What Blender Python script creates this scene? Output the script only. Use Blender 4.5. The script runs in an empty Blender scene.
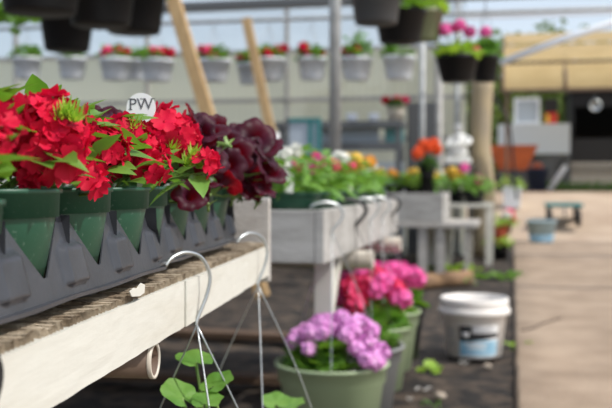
import bpy, math, random
import numpy as np
from mathutils import Matrix, Vector, Euler, noise
PI = math.pi
C = bpy.context.scene.collection
RND = random.Random(11)
def U(a, b): return RND.uniform(a, b)

# ------------------------------------------------------------------ camera geometry
F, CH = 950.0, 0.77
YAW, PIT = math.atan(206 / F), -math.atan(21 / F)
def ray(px, py):
    f = Vector((-math.sin(YAW) * math.cos(PIT), math.cos(YAW) * math.cos(PIT), math.sin(PIT)))
    r = Vector((math.cos(YAW), math.sin(YAW), 0)); u = r.cross(f)
    return f + r * ((px - 306) / F) + u * ((204 - py) / F)
def aty(px, py, Y):
    d = ray(px, py); return Vector((0, 0, CH)) + d * (Y / d.y)
def atz(px, py, z=0.0):
    d = ray(px, py); return Vector((0, 0, CH)) + d * ((z - CH) / d.z)
PHI = math.radians(5.4)                      # the front bench is turned a little off the path
def BW(x, y, z=0.0):
    return Vector((math.cos(PHI) * x - math.sin(PHI) * y, math.sin(PHI) * x + math.cos(PHI) * y, z))
def atB(px, py, yb):                         # point of the pixel ray at bench-frame depth yb
    d = ray(px, py); k = yb / (-math.sin(PHI) * d.x + math.cos(PHI) * d.y)
    return Vector((0, 0, CH)) + d * k

# ------------------------------------------------------------------ materials
def new_mat(name):
    m = bpy.data.materials.new(name); m.use_nodes = True
    nt = m.node_tree; nt.nodes.clear()
    out = nt.nodes.new('ShaderNodeOutputMaterial')
    return m, nt, out
def N(nt, t, **kw):
    n = nt.nodes.new(t)
    for k, v in kw.items():
        if k.startswith('i_'):
            n.inputs[k[2:].replace('_', ' ')].default_value = v
        else: setattr(n, k, v)
    return n
def c4(c): return (c[0], c[1], c[2], 1.0)
def mat(name, col, rough=.6, var=None, scale=30, metal=0, bump=0, bscale=60, trans=0, tcol=None, spec=.5, detail=4, lo=.35, hi=.65, stretch=None):
    m, nt, out = new_mat(name)
    p = N(nt, 'ShaderNodeBsdfPrincipled'); p.inputs['Roughness'].default_value = rough
    p.inputs['Metallic'].default_value = metal; p.inputs['Specular IOR Level'].default_value = spec
    p.inputs['Base Color'].default_value = c4(col)
    tc = N(nt, 'ShaderNodeTexCoord'); vec = tc.outputs['Object']
    if stretch:
        mp = N(nt, 'ShaderNodeMapping'); mp.inputs['Scale'].default_value = stretch
        nt.links.new(vec, mp.inputs['Vector']); vec = mp.outputs['Vector']
    colout = None
    if var:
        nz = N(nt, 'ShaderNodeTexNoise'); nz.inputs['Scale'].default_value = scale; nz.inputs['Detail'].default_value = detail
        nt.links.new(vec, nz.inputs['Vector'])
        rp = N(nt, 'ShaderNodeValToRGB'); rp.color_ramp.elements[0].position = lo; rp.color_ramp.elements[1].position = hi
        rp.color_ramp.elements[0].color = c4(col); rp.color_ramp.elements[1].color = c4(var)
        nt.links.new(nz.outputs['Fac'], rp.inputs['Fac']); nt.links.new(rp.outputs['Color'], p.inputs['Base Color'])
        colout = rp.outputs['Color']
    if bump:
        b = N(nt, 'ShaderNodeTexNoise'); b.inputs['Scale'].default_value = bscale; b.inputs['Detail'].default_value = 5
        nt.links.new(vec, b.inputs['Vector'])
        bp = N(nt, 'ShaderNodeBump'); bp.inputs['Strength'].default_value = bump; bp.inputs['Distance'].default_value = .01
        nt.links.new(b.outputs['Fac'], bp.inputs['Height']); nt.links.new(bp.outputs['Normal'], p.inputs['Normal'])
    if trans:
        t = N(nt, 'ShaderNodeBsdfTranslucent'); t.inputs['Color'].default_value = c4(tcol or col)
        mx = N(nt, 'ShaderNodeMixShader'); mx.inputs[0].default_value = trans
        nt.links.new(p.outputs[0], mx.inputs[1]); nt.links.new(t.outputs[0], mx.inputs[2])
        nt.links.new(mx.outputs[0], out.inputs['Surface'])
    else: nt.links.new(p.outputs[0], out.inputs['Surface'])
    return m
def film(name, col, clear=.3, transl=.45):
    m, nt, out = new_mat(name)
    d = N(nt, 'ShaderNodeBsdfDiffuse'); d.inputs['Color'].default_value = c4(col)
    t = N(nt, 'ShaderNodeBsdfTranslucent'); t.inputs['Color'].default_value = c4(col)
    a = N(nt, 'ShaderNodeMixShader'); a.inputs[0].default_value = transl
    nt.links.new(d.outputs[0], a.inputs[1]); nt.links.new(t.outputs[0], a.inputs[2])
    tr = N(nt, 'ShaderNodeBsdfTransparent'); tr.inputs['Color'].default_value = c4([min(1, c * 1.15) for c in col])
    b = N(nt, 'ShaderNodeMixShader'); b.inputs[0].default_value = clear
    nt.links.new(a.outputs[0], b.inputs[1]); nt.links.new(tr.outputs[0], b.inputs[2])
    nt.links.new(b.outputs[0], out.inputs['Surface'])
    return m
def leafm(name, a, b, tr=.35, rough=.45, scale=25):
    t = [min(1, a[0] * 1.7 + .02), min(1, a[1] * 1.6 + .03), a[2] * .8]
    return mat(name, a, rough, var=b, scale=scale, trans=tr, tcol=t, lo=.35, hi=.7)

M = {}
M['leaf'] = leafm('leaf_green', (.11, .24, .035), (.20, .38, .06))
M['leaf_dark'] = leafm('leaf_dark_green', (.035, .11, .02), (.07, .18, .03), .25)
M['leaf_lime'] = leafm('leaf_lime', (.28, .46, .06), (.40, .58, .10))
M['leaf_mid'] = leafm('leaf_mid_green', (.12, .28, .05), (.22, .40, .08))
M['tree_leaf'] = leafm('tree_leaf', (.10, .16, .03), (.20, .27, .06))
M['stem'] = mat('stem_green', (.16, .26, .06), .5)
M['red'] = mat('petal_red', (.50, .003, .028), .6, var=(.66, .008, .050), scale=40, trans=.2, tcol=(.9, .015, .08), spec=.2)
M['plum'] = mat('petal_plum', (.020, .002, .008), .5, var=(.050, .005, .020), scale=45, trans=.28, tcol=(.5, .006, .016), spec=.25)
M['lilac'] = mat('petal_lilac', (.78, .32, .70), .6, var=(.86, .50, .80), scale=40, trans=.3, tcol=(.9, .35, .85))
M['pink'] = mat('petal_pink', (.82, .09, .38), .6, var=(.88, .18, .5), scale=40, trans=.3, tcol=(.95, .15, .5))
M['coral'] = mat('petal_coral', (.80, .03, .14), .6, var=(.86, .08, .24), scale=40, trans=.3, tcol=(.95, .07, .15))
M['orange'] = mat('petal_orange', (.85, .09, .015), .6, var=(.9, .16, .03), scale=40, trans=.3, tcol=(.95, .2, .03))
M['yellow'] = mat('petal_yellow', (.80, .52, .05), .6, var=(.85, .62, .12), scale=40, trans=.3, tcol=(.95, .7, .1))
M['amber'] = mat('petal_amber', (.82, .36, .03), .6, var=(.86, .46, .06), scale=40, trans=.3, tcol=(.95, .5, .05))
M['white_petal'] = mat('petal_white', (.8, .8, .74), .6, trans=.3)
M['violet'] = mat('petal_violet', (.30, .22, .62), .6, trans=.3)
M['flower_eye'] = mat('flower_eye', (.25, .02, .03), .6)
M['pot_green'] = mat('pot_green_plastic', (.012, .075, .040), .42, var=(.022, .105, .06), scale=55, bump=.08, bscale=150)
def speckle(name, base, spot):
    m, nt, out = new_mat(name)
    p = N(nt, 'ShaderNodeBsdfPrincipled'); p.inputs['Roughness'].default_value = .42
    tc = N(nt, 'ShaderNodeTexCoord')
    nz = N(nt, 'ShaderNodeTexNoise'); nz.inputs['Scale'].default_value = 230; nz.inputs['Detail'].default_value = 2
    n2 = N(nt, 'ShaderNodeTexNoise'); n2.inputs['Scale'].default_value = 24
    nt.links.new(tc.outputs['Object'], nz.inputs['Vector']); nt.links.new(tc.outputs['Object'], n2.inputs['Vector'])
    rp = N(nt, 'ShaderNodeValToRGB'); e = rp.color_ramp.elements
    e[0].position = .64; e[0].color = (0, 0, 0, 1); e[1].position = .80; e[1].color = (.55, .55, .55, 1)
    nt.links.new(nz.outputs['Fac'], rp.inputs['Fac'])
    r2 = N(nt, 'ShaderNodeValToRGB'); r2.color_ramp.elements[0].color = c4(base); r2.color_ramp.elements[1].color = c4([c * 1.7 + .005 for c in base])
    nt.links.new(n2.outputs['Fac'], r2.inputs['Fac'])
    mx = N(nt, 'ShaderNodeMixRGB'); mx.inputs['Color2'].default_value = c4(spot)
    nt.links.new(rp.outputs['Color'], mx.inputs['Fac']); nt.links.new(r2.outputs['Color'], mx.inputs['Color1'])
    nt.links.new(mx.outputs['Color'], p.inputs['Base Color']); nt.links.new(p.outputs[0], out.inputs['Surface'])
    return m
M['pot_green'] = speckle('pot_green_plastic', (.007, .054, .029), (.20, .30, .24))
M['tray'] = mat('tray_plastic', (.026, .029, .036), .36, var=(.055, .058, .068), scale=18, bump=.12, bscale=40, lo=.3, hi=.8)
M['soil'] = mat('potting_soil', (.03, .02, .013), .95, var=(.09, .06, .04), scale=120, bump=.8, bscale=150)
M['paint'] = mat('white_paint_weathered', (.60, .59, .53), .6, var=(.50, .47, .39), scale=9, bump=.06, bscale=60, lo=.5, hi=.95, stretch=(1, .5, 3))
M['lath'] = mat('weathered_lath', (.21, .155, .10), .85, var=(.45, .37, .27), scale=40, bump=.5, bscale=80)
M['greywood'] = mat('grey_weathered_wood', (.46, .44, .41), .75, var=(.36, .33, .30), scale=7, bump=.3, bscale=60, stretch=(2, 2, 8))
M['greywood2'] = mat('grey_white_painted_wood', (.42, .41, .39), .7, var=(.30, .29, .27), scale=6, bump=.25, bscale=50, stretch=(1, 1, 4))
M['wood'] = mat('raw_timber', (.56, .38, .19), .7, var=(.43, .28, .13), scale=10, bump=.2, stretch=(6, 6, 1))
M['brownwood'] = mat('brown_board', (.13, .08, .048), .85, var=(.085, .052, .033), scale=10, stretch=(1, 6, 6))
M['steel'] = mat('galvanised_steel', (.55, .58, .58), .32, metal=.9, var=(.42, .45, .46), scale=40)
M['steel_dull'] = mat('dull_galvanised_steel', (.46, .475, .475), .5, metal=.2, var=(.36, .37, .37), scale=20)
M['blackwire'] = mat('black_wire', (.015, .015, .016), .4)
M['rustpipe'] = mat('rusty_pipe', (.10, .058, .038), .6, metal=.0, var=(.16, .11, .08), scale=20)
M['pvc'] = mat('pale_pipe', (.62, .58, .50), .45, var=(.52, .46, .38), scale=14)
M['bk'] = mat('black_plastic', (.008, .008, .009), .5, spec=.3)
M['dkgrey'] = mat('dark_grey_plastic', (.07, .072, .075), .5)
M['olive'] = mat('olive_plastic', (.22, .24, .13), .5)
M['sage'] = mat('sage_green_plastic', (.30, .38, .22), .42, var=(.34, .42, .25), scale=6)
M['greypot'] = mat('grey_plastic', (.22, .225, .22), .45)
M['whitepl'] = mat('white_plastic', (.90, .93, .97), .45, trans=.3, tcol=(.9, .93, .97))
M['bucketwhite'] = mat('bucket_white_plastic', (.76, .73, .69), .45, var=(.62, .57, .5), scale=6, lo=.45, hi=.9)
M['blue'] = mat('label_blue', (.20, .45, .62), .5, var=(.42, .62, .74), scale=18)
M['ink'] = mat('label_black', (.02, .02, .022), .5)
M['inkgrey'] = mat('label_grey', (.33, .34, .36), .5)
M['labelwhite'] = mat('label_white', (.88, .88, .87), .5)
M['inklight'] = mat('label_lettering_grey', (.10, .10, .11), .5)
M['terracotta'] = mat('terracotta', (.42, .07, .03), .6, var=(.5, .11, .05), scale=10)
M['tubblue'] = mat('tub_pale_blue', (.38, .50, .53), .5, var=(.30, .42, .46), scale=6)
M['teal'] = mat('teal_paint', (.035, .20, .20), .5)
M['tealpane'] = mat('teal_board', (.12, .34, .34), .5)
M['glasspane'] = film('pane_dusty', (.62, .68, .74), .25, .3)
M['bluegrey'] = mat('blue_grey_board', (.42, .48, .54), .5)
M['darkgrey'] = mat('dark_grey_metal', (.11, .115, .12), .5)
M['statue'] = mat('white_cast_stone', (.78, .78, .75), .6)
M['barrow'] = mat('orange_barrow_paint', (.55, .12, .03), .5, var=(.42, .09, .03), scale=6)
M['rubber'] = mat('black_rubber', (.012, .012, .012), .7)
M['shedblack'] = mat('black_tarpaulin', (.010, .011, .013), .7)
M['counter'] = mat('white_blue_metal', (.56, .62, .68), .45)
M['navy'] = mat('navy_plastic', (.03, .045, .09), .6)
M['awning'] = mat('tan_fibreglass', (.52, .38, .17), .5, var=(.62, .47, .23), scale=3, trans=.35, tcol=(.75, .55, .25))
M['rust'] = mat('rust_brown_frame', (.14, .09, .06), .7)
M['filmlow'] = film('fibreglass_yellowed', (.72, .72, .58), .10, .7)
M['filmup'] = film('poly_film_clear', (.80, .86, .93), .5, .6)
M['bark'] = mat('peeled_bark', (.42, .33, .19), .8, var=(.30, .25, .18), scale=4, bump=.5, bscale=12, stretch=(3, 3, .6))
M['bark2'] = mat('tree_bark', (.12, .09, .06), .9)
M['ground'] = mat('soil_sun_shade', (.008, .0056, .0038), .95, var=(.105, .074, .05), scale=10, bump=1.0, bscale=30, detail=12, lo=.42, hi=.74)  # soil colour, with sun and shade contrast put into its dark and pale patches
M['path'] = mat('sandy_concrete', (.27, .195, .133), .88, var=(.40, .30, .213), scale=3.2, bump=.5, bscale=40, detail=12, lo=.36, hi=.66)
M['yard'] = mat('sandy_dirt', (.38, .28, .20), .95, var=(.50, .39, .29), scale=1.6, bump=.5, bscale=20, detail=8)
M['grass'] = leafm('grass_green', (.07, .16, .04), (.13, .24, .06), .2)
M['logbark'] = mat('cut_log', (.30, .18, .09), .9, var=(.20, .12, .07), scale=20)
M['logend'] = mat('cut_log_end', (.55, .33, .15), .8)
M['stone'] = mat('ground_stone', (.32, .26, .20), .9, var=(.42, .36, .29), scale=20)
M['scrap'] = mat('white_scrap', (.78, .76, .72), .6)
M['redsign'] = mat('red_panel', (.5, .03, .02), .5)

# ------------------------------------------------------------------ mesh builder
class MB:
    def __init__(s): s.v = []; s.f = []; s.sm = []; s.mi = []
    def add(s, vs, fs, smooth=True, mi=0, X=None):
        o = len(s.v)
        if X is not None: vs = [X @ Vector(p) for p in vs]
        s.v.extend([tuple(p) for p in vs]); s.f.extend([tuple(i + o for i in f) for f in fs])
        s.sm.extend([smooth] * len(fs)); s.mi.extend([mi] * len(fs))
        return s
    def box(s, c, d, X=None, mi=0, bev=0):
        x, y, z = [k / 2 for k in d]
        if bev:
            b = bev; L = []
            for sx in (-1, 1):
                for sy in (-1, 1):
                    for sz in (-1, 1):
                        L += [(sx * (x - b), sy * (y - b), sz * z), (sx * (x - b), sy * y, sz * (z - b)), (sx * x, sy * (y - b), sz * (z - b))]
            import bmesh
            bm = bmesh.new()
            for p in L: bm.verts.new((p[0] + c[0], p[1] + c[1], p[2] + c[2]))
            bmesh.ops.convex_hull(bm, input=bm.verts[:])
            bm.verts.index_update()
            s.add([v.co.copy() for v in bm.verts], [[v.index for v in f.verts] for f in bm.faces], False, mi, X); bm.free(); return s
        vs = [(c[0] + a * x, c[1] + b * y, c[2] + e * z) for a in (-1, 1) for b in (-1, 1) for e in (-1, 1)]
        return s.add(vs, [(0, 1, 3, 2), (4, 6, 7, 5), (0, 4, 5, 1), (2, 3, 7, 6), (0, 2, 6, 4), (1, 5, 7, 3)], False, mi, X)
    def lathe(s, prof, n=32, X=None, mi=0, cap0=True, cap1=False, smooth=True):
        vs = []; fs = []
        for r, z in prof:
            for k in range(n):
                a = 2 * PI * k / n; vs.append((r * math.cos(a), r * math.sin(a), z))
        for i in range(len(prof) - 1):
            for k in range(n):
                k2 = (k + 1) % n
                fs.append((i * n + k, i * n + k2, (i + 1) * n + k2, (i + 1) * n + k))
        if cap0: fs.append(tuple(range(n))[::-1])
        if cap1: fs.append(tuple((len(prof) - 1) * n + k for k in range(n)))
        return s.add(vs, fs, smooth, mi, X)
    def tube(s, pts, r, n=8, mi=0, X=None, caps=True):
        pts = [Vector(p) for p in pts]; rs = r if isinstance(r, (list, tuple)) else [r] * len(pts)
        t0 = (pts[1] - pts[0]).normalized(); ref = Vector((0, 0, 1)) if abs(t0.z) < .9 else Vector((1, 0, 0))
        nrm = t0.cross(ref).normalized(); vs = []; fs = []
        for i, p in enumerate(pts):
            a = pts[max(0, i - 1)]; b = pts[min(len(pts) - 1, i + 1)]; t = (b - a).normalized()
            nrm = (nrm - t * nrm.dot(t)).normalized(); bn = t.cross(nrm)
            for k in range(n):
                w = 2 * PI * k / n; vs.append(p + (nrm * math.cos(w) + bn * math.sin(w)) * rs[i])
        for i in range(len(pts) - 1):
            for k in range(n):
                k2 = (k + 1) % n; fs.append((i * n + k, i * n + k2, (i + 1) * n + k2, (i + 1) * n + k))
        if caps: fs.append(tuple(range(n))[::-1]); fs.append(tuple((len(pts) - 1) * n + k for k in range(n)))
        return s.add(vs, fs, True, mi, X)
    def grid(s, fn, nu, nv, smooth=True, mi=0, X=None):
        vs = [fn(i / nu, j / nv) for i in range(nu + 1) for j in range(nv + 1)]
        fs = [(i * (nv + 1) + j, (i + 1) * (nv + 1) + j, (i + 1) * (nv + 1) + j + 1, i * (nv + 1) + j + 1) for i in range(nu) for j in range(nv)]
        return s.add(vs, fs, smooth, mi, X)
    def mesh(s, name, mats):
        me = bpy.data.meshes.new(name); me.from_pydata(s.v, [], s.f)
        mats = mats if isinstance(mats, (list, tuple)) else [mats]
        for m in mats: me.materials.append(M[m] if isinstance(m, str) else m)
        me.polygons.foreach_set('use_smooth', s.sm); me.polygons.foreach_set('material_index', s.mi); me.update()
        return me
    def build(s, name, mats, parent=None, loc=(0, 0, 0), rz=0):
        return link(name, s.mesh(name, mats), parent, loc, rz)
def link(name, me, parent=None, loc=(0, 0, 0), rz=0):
    o = bpy.data.objects.new(name, me); C.objects.link(o); o.parent = parent; o.location = loc; o.rotation_euler = (0, 0, rz); return o
def smooth_pts(pts, k=4):
    P = [Vector(p) for p in pts]; out = []
    for i in range(len(P) - 1):
        a = P[max(0, i - 1)]; b = P[i]; c = P[i + 1]; d = P[min(len(P) - 1, i + 2)]
        for j in range(k):
            t = j / k
            out.append(.5 * ((2 * b) + (c - a) * t + (2 * a - 5 * b + 4 * c - d) * t * t + (3 * b - 3 * c + d - a) * t ** 3))
    return out + [P[-1]]
def tag(o, label, cat, group=None, kind=None):
    o['label'] = label; o['category'] = cat
    if group: o['group'] = group
    if kind: o['kind'] = kind
    return o
def thing(name, label, cat, loc=(0, 0, 0), rz=0, group=None):
    o = bpy.data.objects.new(name, None); C.objects.link(o); o.empty_display_size = .05
    o.location = loc; o.rotation_euler = (0, 0, rz); return tag(o, label, cat, group)
def struct(o): o['kind'] = 'structure'; return o
def dup(root, loc, rz, label, name=None):
    r = root.copy(); C.objects.link(r); r.location = loc; r.rotation_euler = (0, 0, rz); r['label'] = label
    for ch in list(root.children):
        c = ch.copy(); C.objects.link(c); c.parent = r
        for g in ch.children:
            d = g.copy(); C.objects.link(d); d.parent = c
    return r
def frame(dirn, up=(0, 0, 1), loc=(0, 0, 0), sc=1.0, spin=0):
    z = Vector(dirn).normalized(); x = Vector(up).cross(z)
    if x.length < 1e-3: x = Vector((1, 0, 0)).cross(z)
    x.normalize(); y = z.cross(x)
    R3 = Matrix((x, y, z)).transposed().to_4x4()
    return Matrix.Translation(loc) @ R3 @ Matrix.Rotation(spin, 4, 'Z') @ Matrix.Scale(sc, 4)

# ------------------------------------------------------------------ leaves and flowers
def leaf(mb, X, L=.04, W=.02, teeth=5, bend=.3, fold=.25, nu=8, mi=0):
    def fn(u, v):
        s = v * 2 - 1; w = W * .5 * (math.sin(PI * min(1, u * .92 + .08) ** .8)) * (1 + .16 * (teeth and ((u * teeth) % 1.0) - .5))
        x = s * w; y = L * u + abs(s) * L * .0
        return (x, y, -bend * L * u * u + fold * abs(x))
    mb.grid(fn, nu, 4, True, mi, X)
def round_leaf(mb, X, R=.03, lobes=7, mi=0, cup=.25):
    n = lobes * 4 + 1; vs = [(0, 0, 0)]; fs = []
    for ring, q in ((1, .55), (2, 1.0)):
        for k in range(n):
            a = -PI * .5 + .15 + (2 * PI - .3) * k / (n - 1)
            r = R * q * (1 + (.075 * math.cos(2 * PI * (k - 2) / 4) if ring == 2 else 0))
            z = cup * R * q * q + .06 * R * math.cos(a * lobes) * q
            vs.append((r * math.cos(a), r * math.sin(a) + R * .3, z))
    for k in range(n - 1):
        fs.append((0, 1 + k, 2 + k)); fs.append((1 + k, 1 + n + k, 2 + n + k, 2 + k))
    mb.add(vs, fs, True, mi, X)
def petal5(mb, X, R=.012, rnd=RND, notch=.14, wide=.50, cup=.18, nu=3, nv=4):
    tw = rnd.uniform(-.25, .25)
    for k in range(5):
        a = 2 * PI * k / 5 + rnd.uniform(-.1, .1); bend = rnd.uniform(-.1, .28); tl = rnd.uniform(-.2, .2)
        def fn(u, v):
            s = v * 2 - 1; t = u
            w = R * (.10 + wide * (t ** .75)) * (1 - .30 * max(0, t - .6) / .4)
            r = R * (.08 + .92 * t) - R * .13 * t * t * s * s - R * notch * t ** 3 * (1 - abs(s)) ** 2
            z = R * (cup * t - bend * t * t + .14 * s * s * t + tl * s * t * .5)
            x = s * w + tw * w * t
            return (r * math.cos(a) - x * math.sin(a), r * math.sin(a) + x * math.cos(a), z)
        mb.grid(fn, nu, nv, True, 0, X)
    mb.lathe([(R * .10, .0), (R * .09, R * .07), (0.0005, R * .09)], 6, X, mi=1, cap0=False)
    mb.lathe([(R * .05, -R * 1.0), (R * .10, 0)], 5, X, mi=2, cap0=False)
def umbel(n, Rh, rf, seed, flat=.6, **kw):          # a domed flower head, as one mesh
    r = random.Random(seed); mb = MB()
    for i in range(n):
        t = (i + .5) / n; th = math.acos(1 - t * 1.15) ; ph = i * 2.39996 + r.uniform(-.3, .3)
        d = Vector((math.sin(th) * math.cos(ph), math.sin(th) * math.sin(ph), math.cos(th)))
        p = Vector((d.x * Rh, d.y * Rh, d.z * Rh * flat)) * r.uniform(.85, 1.08)
        d2 = (d + Vector((r.uniform(-.35, .35), r.uniform(-.35, .35), r.uniform(-.1, .3)))).normalized()
        petal5(mb, frame(d2, loc=p, sc=r.uniform(.85, 1.12), spin=r.uniform(0, 6)), rf, r, **kw)
        mb.tube([(0, 0, -Rh * .55), p - d2 * rf * .8], rf * .07, 4, mi=2, caps=False)
    return mb
def pom(n, Rh, rf, seed):                            # a ball head for the far plants
    r = random.Random(seed); mb = MB()
    for i in range(n):
        z = 1 - 1.7 * (i + .5) / n; ph = i * 2.39996; q = math.sqrt(max(0, 1 - z * z))
        d = Vector((q * math.cos(ph), q * math.sin(ph), z)); p = d * Rh * r.uniform(.85, 1.05)
        d2 = (d + Vector((r.uniform(-.3, .3), r.uniform(-.3, .3), r.uniform(-.2, .2)))).normalized()
        petal5(mb, frame(d2, loc=p, sc=r.uniform(.85, 1.15), spin=r.uniform(0, 6)), rf, r, nu=2, nv=2, wide=.6)
    return mb
def petunia(seed, R=.029):
    r = random.Random(seed); mb = MB(); n = 40; ph0 = [r.uniform(-.12, .12) for _ in range(5)]; rp = r.uniform(0, 6)
    prof = [(.10, -1.0), (.14, -.55), (.26, -.18), (.48, .03), (.75, .10), (.92, .06), (1.0, 0)]
    bends = [r.uniform(-.35, .12) for _ in range(5)]
    def fn(u, v):
        a = 2 * PI * u; i = min(len(prof) - 1, int(v * (len(prof) - 1) + .001)); q, z = prof[i]
        lobe = abs(math.cos(2.5 * a)) ; k = int(((a + PI / 5) / (2 * PI) * 5)) % 5
        rr = q * (1 - .17 * (1 - lobe) ** 2 * (q > .4) * q) * (1 + .05 * math.sin(7 * a + rp) * q * q)
        wgt = lobe * max(0, q - .35)
        zz = z + wgt * bends[k] * .8 + .05 * math.sin(10 * a + rp) * max(0, q - .4)
        return (rr * R * math.cos(a), rr * R * math.sin(a), zz * R)
    mb.grid(fn, n, len(prof) - 1)
    mb.tube([(0, 0, -R * 1.0), (0, 0, -R * 1.6)], R * .08, 5, mi=1)
    for k in range(5):
        a = 2 * PI * k / 5
        leaf(mb, Matrix.Translation((0, 0, -R * 1.35)) @ Matrix.Rotation(a, 4, 'Z') @ Matrix.Rotation(.9, 4, 'X'), R * .8, R * .22, 0, nu=3, mi=1)
    return mb
HEADS = {}
def head_mesh(kind, color):
    k = (kind, color)
    if k not in HEADS:
        L = []
        for s in range(4):
            if kind == 'verbena': mb = umbel(9, .025, .0145, 40 + s, flat=.42)
            elif kind == 'small': mb = umbel(5, .011, .0125, 60 + s)
            elif kind == 'geranium': mb = pom(34, .034, .016, 80 + s)
            elif kind == 'tiny': mb = pom(16, .020, .012, 90 + s)
            elif kind == 'petunia': L.append(petunia(20 + s).mesh('flower', [color, 'stem'])); continue
            L.append(mb.mesh('flower_head', [color, 'flower_eye' if color != 'red' else color, 'stem']))
        HEADS[k] = L
    return HEADS[k]
def put_head(parent, kind, color, p, d=(0, 0, 1), sc=1.0, spin=None, name=None):
    me = RND.choice(head_mesh(kind, color)); o = bpy.data.objects.new(name or ('flower' if kind == 'petunia' else 'flower_head'), me)
    C.objects.link(o); o.parent = parent
    o.matrix_local = frame(d, loc=p, sc=sc, spin=U(0, 6) if spin is None else spin); return o
def bush(n, R, H, L, W, seed, z0=0, kind='ovate', droop=.3, base=.2, flat=1.0, nu=4):
    r = random.Random(seed); mb = MB()
    for i in range(n):
        ph = r.uniform(0, 2 * PI); t = r.random(); q = R * math.sqrt(r.uniform(.02, 1)) * (1 - .35 * t * t)
        p = Vector((q * math.cos(ph), q * math.sin(ph) * flat, z0 + H * (base * r.random() + (1 - base) * t * (1 - .35 * (q / R) ** 2))))
        out = Vector((math.cos(ph), math.sin(ph), r.uniform(-.25, .9)))
        yaw = math.atan2(out.y, out.x) - PI / 2 + r.uniform(-.9, .9); pitch = r.uniform(-.5, .8)
        X = Matrix.Translation(p) @ Matrix.Rotation(yaw, 4, 'Z') @ Matrix.Rotation(pitch, 4, 'X') @ Matrix.Rotation(r.uniform(-.5, .5), 4, 'Y')
        s = r.uniform(.65, 1.2)
        if kind == 'ovate': leaf(mb, X, L * s, W * s, 4, droop, nu=nu)
        elif kind == 'smooth': leaf(mb, X, L * s, W * s, 0, droop, nu=nu)
        else: round_leaf(mb, X, L * .5 * s)
    return mb
def stems(pts, r=.0016, base=(0, 0, 0), spread=.012, seed=1):
    rr = random.Random(seed); mb = MB()
    for p in pts:
        p = Vector(p); b = Vector(base) + Vector((rr.uniform(-spread, spread), rr.uniform(-spread, spread), 0))
        m = b.lerp(p, .55) + Vector((rr.uniform(-.3, .3) * spread, rr.uniform(-.3, .3) * spread, (p.z - b.z) * .15))
        mb.tube(smooth_pts([b, m, p], 3), r, 5)
    return mb

# ------------------------------------------------------------------ pots
def pot_mb(rt, rb, h, band=.02, lip=.0025, th=.0015, n=40):
    return MB().lathe([(rb * .9, 0), (rb, .002), (rt - lip - .0012 - (rt - rb) * band / h * 1.0, h - band), (rt - lip, h - band), (rt - lip + .0008, h - .004),
                       (rt, h - .0035), (rt, h - .0006), (rt - .001, h), (rt - lip - th, h - .0005), (rt - lip - th - .001, h - band), (rb - th, .004), (rb * .5, .0035), (.0008, .0035)], n)
def soil_mb(r, z, n=20, seed=0):
    rr = random.Random(seed); mb = MB(); vs = [(0, 0, z + .004)]; fs = []
    for i, q in enumerate((.35, .7, 1.0)):
        for k in range(n):
            a = 2 * PI * k / n; vs.append((r * q * math.cos(a), r * q * math.sin(a), z + (rr.uniform(-.002, .004) if q < 1 else 0)))
    for k in range(n):
        k2 = (k + 1) % n; fs.append((0, 1 + k, 1 + k2))
        for i in range(2): fs.append((1 + i * n + k, 1 + (i + 1) * n + k, 1 + (i + 1) * n + k2, 1 + i * n + k2))
    return mb.add(vs, fs)

# ================================================================== SETTING
def ground_fn(x, y): return .018 * noise.noise(Vector((x * 3.1, y * 3.1, 0))) + .010 * noise.noise(Vector((x * 9, y * 9, 4)))
g = MB()
g.grid(lambda u, v: ((-10 + u * 10.03), (-1.5 + v * 14.3), ground_fn(-10 + u * 10.03, -1.5 + v * 14.3) - .006), 120, 170)
struct(g.build('ground', 'ground'))
p = MB()
PX = [0.012, .02, .035] + [.035 + 3.6 * i / 24 for i in range(1, 25)]
vs = []; nY = 120
for j in range(nY + 1):
    y = -1.5 + j * 14.2 / nY; e = .008 * noise.noise(Vector((0, y * 4, 0)))
    for i, x in enumerate(PX):
        z = .022 + .004 * noise.noise(Vector((x * 2, y * 2, 9))) if i > 1 else (-.03 if i == 0 else .014)
        vs.append((x + (e if i < 3 else 0), y, z))
n_ = len(PX)
p.add(vs, [(j * n_ + i, j * n_ + i + 1, (j + 1) * n_ + i + 1, (j + 1) * n_ + i) for j in range(nY) for i in range(n_ - 1)])
struct(p.build('path', 'path'))
ck = MB(); a = atz(521, 331, .024); b = atz(563, 318, .024)
ck.tube(smooth_pts([a + (b - a) * t + Vector((U(-.015, .015), U(-.04, .04), 0)) for t in (0, .2, .4, .6, .8, 1)], 3), .006, 4)
tag(ck.build('path_crack', 'soil'), 'thin dark crack running across the sandy path beside the white bucket', 'crack')
def yard_z(x, y):
    t = min(1, max(0, (y - 12.6) / 3.4)); return .62 * (t * t * (3 - 2 * t)) + .012 * noise.noise(Vector((x, y, 3))) + .004
yd = MB(); yd.grid(lambda u, v: (-6 + 26 * u, 12.55 + v * 40, yard_z(-6 + 26 * u, 12.55 + v * 40) if v > 0 else .0), 60, 130)
struct(yd.build('yard_floor', 'yard'))

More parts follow.
